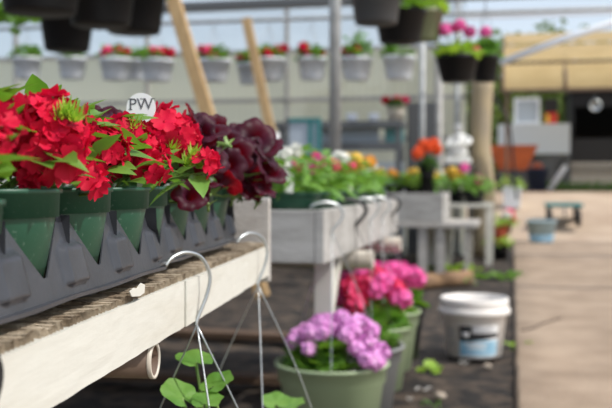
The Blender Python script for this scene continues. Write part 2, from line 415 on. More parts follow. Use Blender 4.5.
# back wall of the greenhouse: yellowed fibreglass below, clear film above
WY = 10.3
xl, xr = -9.0, aty(466, 183, WY).x
def corrug(x0, x1, z0, z1, y, amp=.008, per=.076, n=None):
    mb = MB(); n = n or int((x1 - x0) / per * 4)
    mb.grid(lambda u, v: (x0 + (x1 - x0) * u, y + amp * math.sin(2 * PI * (x0 + (x1 - x0) * u) / per), z0 + (z1 - z0) * v), n, 1); return mb
zs = aty(306, 51, WY).z
struct(corrug(xl, xr, 0, zs, WY).build('wall_back', 'filmlow'))
fr = MB()
k = 0; x = xl
while x < xr + .01:
    fr.box((x, WY - .05, 1.45), (.04, .05, 2.9)); x += 1.64
for z in (.55, aty(306, 140, WY).z, aty(306, 100, WY).z, zs, 2.72): fr.box(((xl + xr) / 2, WY - .04, z), (xr - xl, .04, .045))
struct(fr.build('trim_1', 'greywood2'))
up = MB(); up.grid(lambda u, v: (xl + (xr - xl) * u, WY + .01 * math.sin(u * 40), zs + (2.75 - zs) * v), 60, 2)
struct(up.build('window_1', 'filmup'))
# gutter beam and pipes that cross the house above the aisle
bm = MB(); bz = aty(306, 3, 9.6).z
bm.box((-1.5, 9.6, bz + .01), (16, .12, .09), bev=.01); struct(bm.build('trim_2', 'darkgrey'))
bm = MB(); bm.tube([(-9, 9.2, aty(200, 20, 9.2).z), (6.5, 9.2, aty(300, 22, 9.2).z)], .022, 8); struct(bm.build('trim_3', 'steel_dull'))
# white eave strip on the right
bm = MB(); q = aty(540, 13, 9.5)
bm.box((q.x + 1.4, 9.5, q.z), (4.4, .05, .07)); struct(bm.build('trim_4', 'whitepl'))
# roof purlins high over the aisle (they throw the bars of shade on the path)
for yy, zz in ((6.4, 2.95), (11.5, 3.3)):
    bm = MB(); bm.box((2.2, yy, zz), (9, .09, .14)); struct(bm.build('trim_5', 'steel_dull'))

# ================================================================== FRONT BENCH
EDGE, BT, BEND = -.2527, .672, 1.60
root = thing('potting_bench', 'long white painted bench with lath top carrying the red and plum flower trays, nearest', 'bench', BW(-.5, .65, 0), PHI)
def L1(x, y, z): return Vector((x + .5, y - .65, z))       # bench-frame point to bench-local
Y0 = -.25; W1 = .80  # hidden back of the bench widened to darken the ground below
lt = MB(); y = Y0 + .01
while y < BEND - .03:
    w = U(.005, .0075); c = L1(EDGE - W1 / 2 - .001, y, BT - .004 + .002)
    X = Matrix.Translation(c) @ Matrix.Rotation(U(-.012, .012), 4, 'Z')
    n = 26; amp = U(.001, .0025); ph = U(0, 6)
    def fn(u, v): return ((u - .5) * (W1 - .004), (v - .5) * w + amp * math.sin(u * 40 + ph), amp * .8 * math.sin(u * 55 + ph))
    def fb(u, v): return ((u - .5) * (W1 - .004), (v - .5) * w + amp * math.sin(u * 40 + ph), -.006)
    lt.grid(fn, n, 1, False, 0, X); lt.grid(lambda u, v: ((u - .5) * (W1 - .004), (-.5) * w + amp * math.sin(u * 40 + ph), (amp * .8 * math.sin(u * 55 + ph)) * (1 - v) - .006 * v), n, 1, False, 0, X)
    lt.grid(lambda u, v: ((u - .5) * (W1 - .004), (.5) * w + amp * math.sin(u * 40 + ph), (amp * .8 * math.sin(u * 55 + ph)) * (1 - v) - .006 * v), n, 1, False, 0, X)
    y += U(.0105, .0145)
lt.build('lath_top', 'lath', root)
sp = MB()
for x in (.03, .27, .52, .77): sp.box(L1(EDGE - x, (Y0 + BEND) / 2, BT - .032), (.03, BEND - Y0 - .05, .04))
sp.build('bearer', 'brownwood', root)
joints = [Y0, .42, 1.005, 1.345, BEND]
for i in range(4):
    a, b = joints[i] + .0008, joints[i + 1] - .0008; off = (0, -.0006, .0012, -.0004)[i]
    mb = MB(); n = 60
    def prof(u, v, side):
        yy = a + (b - a) * u
        zt = BT - .0085 + .0008 * noise.noise(Vector((yy * 30, i, 0))); zb = BT - .058 + .0008 * noise.noise(Vector((yy * 25, i, 7)))
        return L1(EDGE + off - (0 if side else .018) + .0005 * noise.noise(Vector((yy * 40, v * 4, 1))), yy, zb + (zt - zb) * v)
    mb.grid(lambda u, v: prof(u, v, 1), n, 6, False); mb.grid(lambda u, v: prof(1 - u, v, 0), n, 6, False)
    mb.grid(lambda u, v: prof(u, 1, 1).lerp(prof(u, 1, 0), v), n, 1, False); mb.grid(lambda u, v: prof(u, 0, 0).lerp(prof(u, 0, 1), v), n, 1, False)
    for e in (0, 1): mb.grid(lambda u, v: prof(e, v, 0).lerp(prof(e, v, 1), u if e == 0 else 1 - u), 1, 2, False)
    mb.build('side_board', 'paint', root)
fl = MB(); cpt = [(0, 0), (.012, .002), (.022, .0005), (.034, .004), (.046, .001), (.044, -.006), (.03, -.0075), (.006, -.005)]
vs = [L1(EDGE + .0026, .80 + c[0], BT + .0035 + c[1]) for c in cpt]; vs += [v + Vector((-.001, 0, .0)) for v in vs]
k = len(cpt); fl.add(vs, [tuple(range(k)), tuple(range(2 * k - 1, k - 1, -1))] + [(i, (i + 1) % k, k + (i + 1) % k, k + i) for i in range(k)], False)
fl.build('peeling_strip', 'paint', root)['label'] = 'torn pale strip lifting off the top edge'
mb = MB(); mb.box(L1(EDGE - W1 / 2, BEND - .009, BT + .002), (W1 + .001, .02, .142), bev=.0015); mb.build('end_board', 'greywood', root)['label'] = 'end board with its shade put into a grey tone'  # greyer than the white boards, shade on this face put into its colour
mb = MB(); mb.box(L1(EDGE - W1 + .009, (Y0 + BEND) / 2, BT - .027), (.018, BEND - Y0 - .03, .062)); mb.build('back_board', 'greywood', root)
for yy in (.10, 1.25):
    for xx in (EDGE - .5, EDGE - .74):
        mb = MB(); mb.box(L1(xx, yy, (BT - .05) / 2 - .01), (.06, .06, BT - .03)); mb.build('leg', 'brownwood', root)
q = atB(158, 361, .905)
pr = thing('support_pipe', 'open ended rusty pipe poking out from under the white bench', 'pipe', BW(EDGE - .026, .905, BT - .058 - .0185), PHI)
mb = MB(); pts = [(.018, 0, 0), (-.47, 0, 0)]
X = Matrix.Rotation(-PI / 2, 4, 'Y')
mb.lathe([(.0165, -.020), (.0175, -.0195), (.0175, .46), (.0150, .46), (.0150, -.020), (.0165, -.020)], 28, X, cap0=False)
mb.build('pipe', ['rustpipe'], pr)
mb = MB(); mb.lathe([(.0150, -.0195), (.0150, -.0215), (.0178, -.0215), (.0178, -.0175)], 28, X, cap0=False); mb.build('pipe_end', 'pvc', pr)['label'] = 'pale worn end of the pipe'

# ------------------------------------------------------------------ nursery trays
PITCH = .118
def tray(n, rows, label, loc):
    root = thing('plant_tray', label, 'plant tray', loc, PHI, 'plastic nursery trays on the front bench')
    hw, hl = rows * PITCH / 2, n * PITCH / 2
    def hgt(u):                                  # u along the wall in metres from a cell centre, within +-PITCH/2
        c = abs(u) / (PITCH / 2); t = min(1, max(0, (c - .05) / .80)); return .0265 + (.071 - .0265) * (t ** 1.05)
    def wall(cells, L, X, lean, flange=True, zlo=.010):
        mb = MB(); n_u = cells * 32
        def pt(u, v):
            s = (u - .5) * L; cell = ((s + L / 2) % PITCH) - PITCH / 2 if 0 < u < 1 else PITCH / 2
            h = hgt(cell); z = zlo + (h - zlo) * v
            c = abs(cell) / (PITCH / 2); o = lean * (1 - z / .071)
            if flange and c > .62 and .018 < z < .046: o += .005 * min(1, (c - .62) / .03)
            if flange and c > .62 and .046 <= z < .050: o += .005 * min(1, (c - .62) / .03) * (1 - (z - .046) / .004)
            return Vector((o, s, z))
        mb.grid(pt, n_u, 26, True, 0, X)
        mb.grid(lambda u, v: pt(u, v) + Vector((-.0013, 0, 0)), n_u, 14, True, 0, X)
        mb.grid(lambda u, v: pt(u, 1) + Vector((-.0013 * v, 0, 0)), n_u, 1, False, 0, X)
        if flange:
            mb.grid(lambda u, v: Vector((lean * (1 - zlo / .071) + .005 * v, (u - .5) * (L + .012), zlo + .0006 * math.sin(u * 17) * v)), n_u, 2, True, 0, X)
            mb.grid(lambda u, v: Vector((lean * (1 - zlo / .071) + .005, (u - .5) * (L + .012), zlo - .003 * v + .0006 * math.sin(u * 17))), n_u, 1, True, 0, X)
        return mb
    T = Matrix.Translation
    for s in (0, 1):
        wall(n, 2 * hl, Matrix.Rotation(PI * s, 4, 'Z') @ T((hw - .0245, 0, 0)), .018).build('side_wall', 'tray', root)
    for s in (0, 1):
        wall(rows, 2 * hw - .02, Matrix.Rotation(PI / 2 + PI * s, 4, 'Z') @ T((hl - .012, 0, 0)), .012).build('end_wall', 'tray', root)
    for i in range(1, rows): wall(n, 2 * hl - .026, T((-hw + i * PITCH, 0, 0)), 0, False, .012).build('divider', 'tray', root)
    for i in range(1, n): wall(rows, 2 * hw - .034, T((0, -hl + i * PITCH, 0)) @ Matrix.Rotation(PI / 2, 4, 'Z'), 0, False, .012).build('divider', 'tray', root)
    base = MB()
    for i in range(n):
        for j in range(rows):
            cx, cy = -hw + (j + .5) * PITCH, -hl + (i + .5) * PITCH
            MBp = MB(); MBp.lathe([(.039, 0), (.0425, .0015), (.0450, .024), (.0436, .024), (.0412, .0025), (.0008, .0025)], 28, T((cx, cy, 0)))
            MBp.build('pocket', 'tray', root)
    return root
XA, XB = -.318, -.331                                 # lateral of the front pot row in each tray
ypot = [.667 + PITCH * (i - 1) for i in range(8)]     # 0..3 first tray, 4..7 second tray
tray(4, 2, 'black plastic nursery tray of red flowers, nearest on the white bench', BW(XA - PITCH / 2, ypot[1] + PITCH * .5, BT + .0015))
tray(4, 2, 'black plastic nursery tray holding the plum flowers by the grey end board', BW(XB - PITCH / 2, ypot[5] + PITCH * .5, BT + .0015))

# ------------------------------------------------------------------ potted plants of the front bench
RT, RB, PH = .0555, .0395, .0895
PZ = BT + .0045
me_pot = pot_mb(RT, RB, PH, .021, .0028).mesh('pot', 'pot_green')
me_soil = soil_mb(RT - .006, PH - .012).mesh('soil', 'soil')
def front_pot(name, label, x, y, group, leafmat, seed, dz=0, nleaf=105, H=.072, R=.060, L=.036, W=.019, kind='ovate', tilt=0):
    t = thing(name, label, 'potted plant', BW(x, y, PZ + dz), PHI + seed * .7, group)
    t.rotation_euler = (tilt, 0, PHI)
    link('pot', me_pot, t); link('soil', me_soil, t)
    bush(nleaf, R, H, L, W, seed, PH + .004, kind, nu=8, droop=.15).build('foliage', leafmat, t)
    return t
bpy.context.view_layer.update()
def to_local(t, w):
    return (Matrix.Translation(t.location) @ t.rotation_euler.to_matrix().to_4x4()).inverted() @ w
def add_heads(t, L, kind, color, yb):
    pts = []
    for e in L:
        px, py = e[0], e[1]; py = 129 + (py - 129) * (.68 if kind == 'verbena' else 1.0); yy = yb + (e[2] if len(e) > 2 else 0); sc = e[3] if len(e) > 3 else 1.0
        w = atB(px, py, yy); l = to_local(t, w); pts.append(l)
        out = Vector((l.x, l.y, 0)); out = out / max(.03, out.length)
        d = Vector((out.x * .5 + U(-.25, .35) + .22, out.y * .4 + U(-.3, .2) - .28, .72))
        if kind == 'petunia': d = Vector((U(-.2, .9), U(-1.0, .25), U(-.1, .8)))
        put_head(t, kind, color, l - Vector((0, 0, .008)), d, sc * (.88 if kind == 'petunia' else 1.0))
    stems([q - Vector((0, 0, .018)) for q in pts], .0014, (0, 0, PH - .012), .018, seed=len(pts)).build('stems', 'stem', t)
RG = 'potted red flowers in the front tray'
plants = []
rows_front = [
  (0, 'red flowered plant in the green pot cut off at the left edge, nearest the camera', [(-8, 124, 0, .5), (-52, 118, 0, .8), (-60, 140, 0, .8)], .004),
  (1, 'red flowered plant in the first whole green pot of the front tray row', [(22, 118), (40, 132, 0, 1.1), (14, 138, 0, .8), (34, 158, 0, .75), (58, 142), (62, 128, 0, .7)], 0),
  (2, 'red flowered plant in the second whole green pot, its drooping bloom over the rim', [(84, 146, 0, 1.05), (70, 158, 0, .8), (104, 142, 0, .8)], 0),
  (3, 'red flowered plant in the third green pot, the white round tag behind it', [(120, 150), (150, 164, 0, .8), (136, 160, 0, .85), (128, 126, 0, .95), (108, 160, 0, .7), (146, 138, 0, .7)], 0)]
for i, lab, hs, dz in rows_front:
    t = front_pot('red_verbena', lab, XA + (.014 if i == 0 else 0), ypot[i] - (.012 if i == 0 else 0), RG, 'leaf', 100 + i, -.006 if i == 0 else 0, nleaf=55 if i == 0 else 105, R=.046 if i == 0 else .060)
    add_heads(t, hs, 'verbena', 'red', ypot[i]); plants.append(t)
add_heads(plants[2], [(89, 172, -.045, 1.0), (30, 166, -.13, .6)], 'small', 'red', ypot[2])
back = [
  (0, 'red flowered plant in the back tray row behind the nearest pot at left', [(-22, 102, 0, .7), (-4, 104, .03, .6), (-50, 96, 0, .8)]),
  (1, 'red flowered plant in the back row, its flat bloom the highest red at left', [(34, 106), (54, 104), (44, 112, 0, .9), (66, 110, 0, .8), (20, 112, 0, .9)]),
  (2, 'red flowered plant in the back row, below the plum flowers left of the round tag', [(92, 130, 0, .8), (104, 134, 0, .8)])]
for i, lab, hs in back:
    t = front_pot('red_verbena', lab, XA - PITCH, ypot[i], RG, 'leaf', 120 + i, H=.05)
    add_heads(t, hs, 'verbena', 'red', ypot[i] - (.0 if i else 0)); plants.append(t)
# the last red one, first pot of the second tray
t = front_pot('red_verbena', 'red flowered plant with pale green buds beside the plum flowers', XB, ypot[4], RG, 'leaf_mid', 131, nleaf=75, H=.06, R=.062, L=.042, W=.021)
add_heads(t, [(160, 120, 0, .95), (174, 122, 0, 1.1), (182, 130, 0, .8)], 'verbena', 'red', ypot[4] - .01)
add_heads(t, [(208, 155, -.05, 1.0)], 'small', 'red', ypot[4])
def bud_mesh(seed):
    r = random.Random(seed); mb = MB()
    for k in range(22):
        a = k * 2.4; th = .3 + .9 * (k / 22)
        X = frame((math.sin(th) * math.cos(a), math.sin(th) * math.sin(a), math.cos(th)), loc=(0, 0, 0))
        leaf(mb, X @ Matrix.Rotation(PI / 2, 4, 'X'), r.uniform(.010, .017), .0028, 0, .2, nu=3)
    return mb.mesh('bud_cluster', 'leaf_lime')
mbud = bud_mesh(5)
for (px, py, dy) in ((192, 158, -.045), (186, 166, -.05), (172, 150, -.03), (198, 168, -.04)):
    w = to_local(t, atB(px, py, ypot[4] + dy)); o = link('bud_cluster', mbud, t); o.matrix_local = frame((.4, -.5, .7), loc=w, sc=1.1)
for (px, py, L_, yw) in ((172, 172, .055, 2.6), (185, 182, .045, 2.0), (196, 176, .04, 3.6), (165, 160, .05, 2.9), (180, 150, .04, 2.4)):
    w = to_local(t, atB(px, py, ypot[4] - .045)); mb = MB()
    leaf(mb, Matrix.Translation(w) @ Matrix.Rotation(yw, 4, 'Z') @ Matrix.Rotation(-.35, 4, 'X'), L_, L_ * .55, 5, .25)
    mb.build('drooping_leaf', 'leaf_mid', t)
w = to_local(t, atB(40, 108, .6))
for (i, pxs) in ((1, [(66, 116), (74, 122), (60, 122)]), (3, [(126, 138), (134, 130)])):
    tt = plants[i]
    for (px, py) in pxs:
        w = to_local(tt, atB(px, py, ypot[i] - .01)); o = link('bud_cluster', mbud, tt); o.matrix_local = frame((.3, -.4, .8), loc=w)
# plum petunias
PG = 'potted plum flowers in the far tray'
pf = [
  (5, XB, 'dark plum flowered plant in a green pot next to the last red one', [(186, 150, -.03), (196, 140), (182, 138), (200, 160, -.02), (190, 188, -.06, .85), (212, 150), (196, 126), (207, 178, -.03, .8)]),
  (6, XB, 'dark plum flowered plant in the middle of the plum front row', [(214, 158), (222, 146), (230, 160, -.02), (216, 134), (228, 174, -.02), (236, 150), (208, 146)]),
  (7, XB, 'dark plum flowered plant in the last green pot before the grey end board', [(244, 160), (252, 148), (238, 174), (262, 160, -.02, 1.1), (256, 176), (268, 150, 0, 1.1), (248, 184, -.02, .8), (264, 184, -.02, .8), (272, 166)]),
  (4, XB - PITCH, 'dark plum flowered plant in the back row peeping above the red ones', [(72, 116, 0, .65), (84, 114, 0, .75), (98, 112, 0, .75), (108, 110, 0, .7), (92, 122, 0, .7), (116, 118, 0, .7)]),
  (5, XB - PITCH, 'dark plum flowered plant in the back row right behind the topmost plum blooms', [(186, 118), (194, 114), (202, 122), (180, 128), (210, 126), (200, 134)]),
  (6, XB - PITCH, 'dark plum flowered plant in the back row next to the large upright bloom', [(216, 126), (224, 134), (206, 138), (212, 142)]),
  (7, XB - PITCH, 'dark plum flowered plant carrying the large upright bloom, back row corner', [(246, 130, 0, 1.2), (256, 132, 0, 1.35), (264, 144, 0, 1.25), (238, 134), (234, 146)])]
for i, x, lab, hs in pf:
    t = front_pot('plum_petunia', lab, x, ypot[i], PG, 'leaf_dark', 140 + i + (20 if x < -.4 else 0), nleaf=55, H=.05, R=.052, L=.036, W=.02, kind='smooth')
    yy = ypot[i]
    if (i, x < -.4) == (4, True): hs2 = hs
    add_heads(t, hs, 'petunia', 'plum', yy); plants.append(t)

# white round plant tag
w = atB(141, 108, ypot[3] + .065)
tg = thing('plant_tag', 'round white plastic plant tag with black letters among red flowers', 'plant tag', (w.x, w.y, PZ + PH - .04), 0)
zc = w.z - (PZ + PH - .04); rd = .0135 * ypot[3] * 1.3
Xf = Matrix.Translation((0, 0, zc)) @ Matrix.Rotation(YAW - .16, 4, 'Z') @ Matrix.Rotation(PI / 2, 4, 'X')
mb = MB(); mb.lathe([(.0005, -.0004), (rd, -.0004), (rd, .0004), (.0005, .0004)], 40, Xf, cap0=False, smooth=False); tdisc = mb.build('tag_disc', 'labelwhite', tg)
mb = MB(); mb.box((0, 0, (zc - rd) / 2), (.009, .0008, zc - rd + .006), Matrix.Rotation(YAW - .16, 4, 'Z')); mb.build('tag_stake', 'labelwhite', tg)
def text_mesh(txt, size, X, parent, m, name='lettering'):
    cu = bpy.data.curves.new(name, 'FONT'); cu.body = txt; cu.size = size; cu.align_x = 'CENTER'; cu.align_y = 'CENTER'; cu.extrude = .0001
    o = bpy.data.objects.new(name, cu); C.objects.link(o)
    dg = bpy.context.evaluated_depsgraph_get(); me = bpy.data.meshes.new_from_object(o.evaluated_get(dg)); me.name = name
    me.materials.clear(); me.materials.append(M[m]); bpy.data.objects.remove(o)
    o = link(name, me, parent); o.matrix_local = X; return o
lt_o = text_mesh('PW', rd * 1.08, Xf @ Matrix.Translation((0, rd * .22, .0006)), tdisc, 'inklight')
sf = MB()
for (x, y, w_) in ((-.72, -.10, .26), (-.75, .60, .22), (.10, .60, .30), (.84, .60, .26)): sf.box((x * rd, y * rd, .0006), (w_ * rd, .05 * rd, .0002), Xf)
sf.build('lettering', 'inklight', tdisc)
# small pale bud by the back red plants
# ------------------------------------------------------------------ hanging baskets on wire hooks
def hang(label, hx, hy, hz, rz, hookm, potm, rt, rb, ph, rimz, wires, foliage, heads, joinz=None, group='hanging baskets hooked on the bench edges', hookscale=1.0, wirem='steel', seed=3, stem=False, wr=.0011, hyaw=.9, hr=.0022):
    """hx,hy: world point of the bench edge; hook arches over it and the basket hangs below"""
    root = thing('hanging_basket', label, 'hanging basket', (hx, hy, hz), rz, group)
    k = hookscale
    H = smooth_pts([(-.034 * k, 0, .003), (-.026 * k, 0, .0115), (-.010 * k, 0, .0165), (.009 * k, 0, .010), (.020 * k, 0, -.010), (.017 * k, 0, -.032), (.006, 0, -.058), (.0030, 0, -.066)], 5)
    H = [Matrix.Rotation(hyaw, 3, 'Z') @ Vector((q.x, q.y, q.z)) for q in H]
    mb = MB(); mb.tube(H, hr, 8)
    mb.build('hook', hookm, root)
    J = Vector((.0035, 0, -.066)); rz0 = rimz - hz
    cx = .0035
    for a in wires:
        e = Vector((cx + rt * .96 * math.cos(a), rt * .96 * math.sin(a), rz0 - .012)); m = J.lerp(e, .45) + Vector((.010 * math.cos(a), .010 * math.sin(a), .004))
        mb = MB(); mb.tube(smooth_pts([J, m, e], 6), wr, 6); mb.build('wire', wirem, root)
    pm = MB(); h = ph
    prof = [(rb * .9, 0), (rb, .004), (rt - .016, h - .055), (rt - .010, h - .050), (rt - .007, h - .012), (rt, h - .010), (rt + .001, h - .003), (rt - .002, h), (rt - .012, h - .002), (rt - .018, h - .05), (rb - .004, .008), (.001, .007)]
    pm.lathe(prof, 48, Matrix.Translation((cx, 0, rz0 - h))); pm.build('pot', potm, root)
    soil_mb(rt - .015, rz0 - .025, seed=seed).build('soil', 'soil', root, (cx, 0, 0))
    fm, n, R_, H_, L_, W_, kind = foliage
    bush(n, R_, H_, L_, W_, seed, rz0 - .03, kind, base=.15).build('foliage', fm, root, (cx, 0, 0))
    pts = []
    for (x, y, z, kd, col, sc) in heads:
        q = Vector((cx + x, y, rz0 + z)); pts.append(q); put_head(root, kd, col, q, (x * 3, y * 3, .6), sc)
    if pts: stems([q - Vector((0, 0, .02)) for q in pts], .0022, (cx, 0, rz0 - .02), .04, seed).build('stems', 'stem', root)
    return root
fA = ('leaf_mid', 26, .11, .10, .045, .04, 'round')
b1 = BW(EDGE, 1.045); b2 = BW(EDGE, 1.455); b0 = BW(EDGE, .498)
HB = []
for (b, lab, hm, wires, sd) in ((b1, 'basket on a bright wire hook near the middle of the white bench edge', 'steel', (PI * .93, PI * .1, -PI * .32), 4),
                                (b2, 'basket on a bright wire hook at the far end of the white bench edge', 'steel', (PI * .98, -PI * .42, PI * .12), 5),
                                (b0, 'basket on a black wire hook at the left edge of the photo', 'blackwire', (PI * .6, -PI * .4, PI * .1), 6)):
    r_ = hang(lab, b.x, b.y, BT + .004, PHI, hm, 'sage', .14, .10, .16, .27, wires, fA, [], seed=sd, hookscale=1.15, wirem='steel' if hm == 'steel' else 'blackwire')
    HB.append(r_)
# tall ivy leaves that reach into view above the two near baskets
def tall_leaves(root, L):
    for (px, py, yb, R_, yaw, pit) in L:
        w = root.matrix_local.inverted() @ atB(px, py, yb) if False else (Matrix.Translation(root.location) @ Matrix.Rotation(PHI, 4, 'Z')).inverted() @ atB(px, py, yb)
        mb = MB(); round_leaf(mb, Matrix.Translation(w) @ Matrix.Rotation(yaw, 4, 'Z') @ Matrix.Rotation(pit, 4, 'X'), R_, 5, cup=.1); mb.build('leaf', 'leaf_mid', root)
        mb = MB(); b = Vector((U(-.02, .03), U(-.02, .02), -.42)); mb.tube(smooth_pts([b, b.lerp(w, .6) + Vector((.01, 0, .02)), w], 4), .0019, 6); mb.build('leaf_stalk', 'stem', root)
tall_leaves(HB[0], [(196, 362, 1.06, .022, .4, .25), (214, 386, 1.05, .020, -.6, .5), (182, 398, 1.03, .022, .9, .6), (193, 393, 1.08, .016, 2.4, .4), (206, 403, 1.02, .018, 0, .3)])
tall_leaves(HB[1], [(276, 404, 1.43, .022, .2, .4), (290, 406, 1.46, .02, -.7, .3)])

# ================================================================== SECOND BENCH
B2 = -.475; T2 = .70; Y2a, Y2b, W2 = 2.41, 4.02, 1.5  # unseen left part added to the width to shade the ground beneath
rt2 = thing('planter_bench', 'grey white board bench full of bedding plants, second from the camera', 'bench', (B2 - W2 / 2, (Y2a + Y2b) / 2, 0))
def L2(x, y, z): return (x - B2 + W2 / 2, y - (Y2a + Y2b) / 2, z)
mb = MB(); mb.box(L2(B2 - .012, (Y2a + Y2b) / 2, T2 - .07), (.024, Y2b - Y2a, .14), bev=.002); mb.build('side_board', 'greywood2', rt2)
mb = MB(); mb.box(L2(B2 - W2 + .012, (Y2a + Y2b) / 2, T2 - .07), (.024, Y2b - Y2a, .14), bev=.002); mb.build('side_board', 'greywood2', rt2)
for yy in (Y2a + .012, Y2b - .012):
    mb = MB(); mb.box(L2(B2 - W2 / 2, yy, T2 - .07), (W2 - .05, .022, .138), bev=.002); mb.build('end_board', 'greywood2', rt2)
mb = MB(); mb.box(L2(B2 - W2 / 2, (Y2a + Y2b) / 2, T2 - .028), (W2 - .052, Y2b - Y2a - .05, .02)); mb.build('bench_top', 'greywood', rt2)
for yy in (2.47, 3.3, 3.95):
    for xx in (B2 - .16, B2 - W2 + .06):
        if yy < 3.5 and xx > B2 - .5: continue
        mb = MB(); mb.box(L2(xx, yy, .28), (.055, .05, .57)); mb.build('leg', 'paint', rt2)
mb = MB(); mb.box(L2(B2 - .055, 2.70, .28), (.05, .045, .57)); mb.build('leg', 'paint', rt2)
mb = MB(); X = Matrix.Translation(L2(B2 - .055, 2.82, .50)) @ Matrix.Rotation(-.75, 4, 'X'); mb.box((0, 0, 0), (.04, .035, .30), X); mb.build('brace', 'paint', rt2)
for yy, lab in ((2.95, 'pale round pipe jutting from under the second bench, nearer one'), (3.72, 'pale round pipe jutting from under the second bench, farther one')):
    pr = thing('support_pipe', lab, 'pipe', (B2 + .03, yy, T2 - .14 - .031), 0)
    mb = MB(); mb.lathe([(.030, -.02), (.030, .5), (.026, .5), (.026, -.02), (.030, -.02)], 24, Matrix.Rotation(-PI / 2, 4, 'Y'), cap0=False); mb.build('pipe', 'pvc', pr)
    mb = MB(); mb.lathe([(.0265, -.016), (.001, -.016)], 24, Matrix.Rotation(-PI / 2, 4, 'Y'), cap0=False); mb.build('pipe_plug', 'greywood2', pr)
# bowls of bedding plants
colors1 = ['white_petal', 'pink', 'coral', 'white_petal', 'coral', 'yellow', 'yellow', 'amber', 'white_petal']
colors2 = ['white_petal', 'pink', 'pink', 'coral', 'white_petal', 'yellow', 'amber', 'yellow', 'yellow']
me_bowl = pot_mb(.074, .052, .062, .016, .004, .002, 32).mesh('pot', 'pot_green')
me_bsoil = soil_mb(.066, .05).mesh('soil', 'soil')
cn = {'white_petal': 'white', 'pink': 'pink', 'coral': 'coral red', 'yellow': 'yellow', 'amber': 'amber orange'}
ords = ['first', 'second', 'third', 'fourth', 'fifth', 'sixth', 'seventh', 'eighth', 'ninth']
for row, (xx, cols) in enumerate(((B2 - .105, colors1), (B2 - .30, colors2))):
    for i, cc in enumerate(cols):
        yy = 2.53 + i * .163
        t = thing('bedding_plant', '%s flowered plant, %s bowl from near end, %s row, second bench' % (cn[cc], ords[i], ('aisle', 'back')[row]), 'potted plant',
                  (xx + U(-.008, .008), yy, T2 - .018), U(0, 6), 'bedding plants on the second bench')
        link('pot', me_bowl, t); link('soil', me_bsoil, t)
        bush(80, .085, .14 if i < 6 else .11, .048, .022, 300 + i + 20 * row, .045, 'smooth').build('foliage', 'leaf_mid' if (i + row) % 3 else 'leaf', t)
        for k in range(4 if i > 3 else 3):
            put_head(t, 'geranium' if cc in ('amber', 'yellow') else 'tiny', cc, (U(-.06, .06), U(-.06, .06), U(.13, .18)), (U(-.3, .3), U(-.3, .3), 1), .7 if cc in ('amber', 'yellow') else .9)
for (px, py, Y, h, lab) in ((289, 180, 2.55, .055, 'white plastic plant label stuck in the nearest bowl of the second bench'), (350, 186, 3.2, .05, 'white plastic plant label midway along the second bench'), (277, 142, 2.9, .06, 'tall white plant label beside the plum flowers')):
    w = aty(px, py, Y); b = T2 + .03
    mb = MB(); mb.box((0, 0, (w.z + h * .5 - b) / 2), (.022 if Y < 2.8 else .018, .0012, w.z + h * .5 - b), Matrix.Rotation(.3, 4, 'Z'), bev=.0005)
    o = mb.build('plant_label', 'labelwhite', None, (w.x, w.y, b)); tag(o, lab, 'plant label', 'white plant labels on the second bench')

# hanging baskets along the second bench
def ball(n, R_, z0, H_, kd, cols, sc, seed):
    r = random.Random(seed); L = []
    for i in range(n):
        a = i * 2.4 + r.uniform(-.3, .3); q = R_ * math.sqrt((i + .5) / n)
        L.append((q * math.cos(a), q * math.sin(a), z0 + H_ * (1 - (q / R_) ** 2) + r.uniform(-.015, .02), kd, r.choice(cols), sc * r.uniform(.85, 1.15)))
    return L
fG = ('leaf', 80, .12, .10, .07, .06, 'round')
fG2 = ('leaf_mid', 70, .12, .09, .07, .06, 'round')
e = B2 + .001
hang('sage green hanging pot with lilac flowers, nearest under the second bench', e, 2.50, T2 + .002, 0, 'steel', 'sage', .154, .114, .235, .292, (2.6, .6, -1.4), fG, [(x + .012, y, z, k, c, q) for (x, y, z, k, c, q) in ball(34, .118, .05, .055, 'tiny', ['lilac'], 1.0, 1)] + [(.13, -.08, .02, 'tiny', 'lilac', 1.05), (.135, -.03, .035, 'tiny', 'lilac', 1.1), (.11, -.11, .03, 'tiny', 'lilac', 1.0)], seed=21, hookscale=1.7, hr=.0042, wr=.0013, hyaw=.5, wirem='steel')
hang('grey hanging pot mostly hidden behind the lilac flowers', e, 2.90, T2 + .002, 0, 'blackwire', 'greypot', .150, .108, .225, .272, (2.6, .6, -1.4), fG, [], seed=22, hookscale=1.8, hr=.0065, wr=.0013, hyaw=.5, wirem='blackwire')
hang('sage green hanging pot with coral red flowers under the second bench', e, 3.20, T2 + .002, 0, 'steel', 'sage', .145, .108, .22, .29, (2.6, .6, -1.4), fG2, ball(18, .12, .075, .075, 'tiny', ['coral', 'coral', 'coral', 'pink'], 1.5, 2), seed=23, hookscale=1.7, hr=.0042, wr=.0013, hyaw=.5)
hang('sage green hanging pot with bright pink flowers, farther along the second bench', e, 3.50, T2 + .002, 0, 'steel', 'sage', .145, .108, .22, .30, (2.6, .6, -1.4), fG, ball(18, .15, .09, .05, 'tiny', ['pink'], 1.4, 3), seed=24, hookscale=1.7, hr=.0042, wr=.0013, hyaw=.5)
hang('black hanging pot at the far end of the second bench with pink flowers', e, 3.80, T2 + .002, 0, 'blackwire', 'bk', .140, .105, .22, .285, (2.6, .6, -1.4), fG, ball(6, .12, .10, .05, 'geranium', ['pink'], .95, 4), seed=25, hookscale=1.8, hr=.0065, wr=.0013, hyaw=.5, wirem='blackwire')
# little label in the lilac pot
w = aty(351, 362, 2.46)
mb = MB(); mb.box((0, 0, .0), (.018, .001, .05), Matrix.Rotation(.2, 4, 'Z'), bev=.0004); o = mb.build('plant_label', 'labelwhite', None, (w.x, w.y, .298)); tag(o, 'small white plant label stuck in the lilac flower pot', 'plant label')

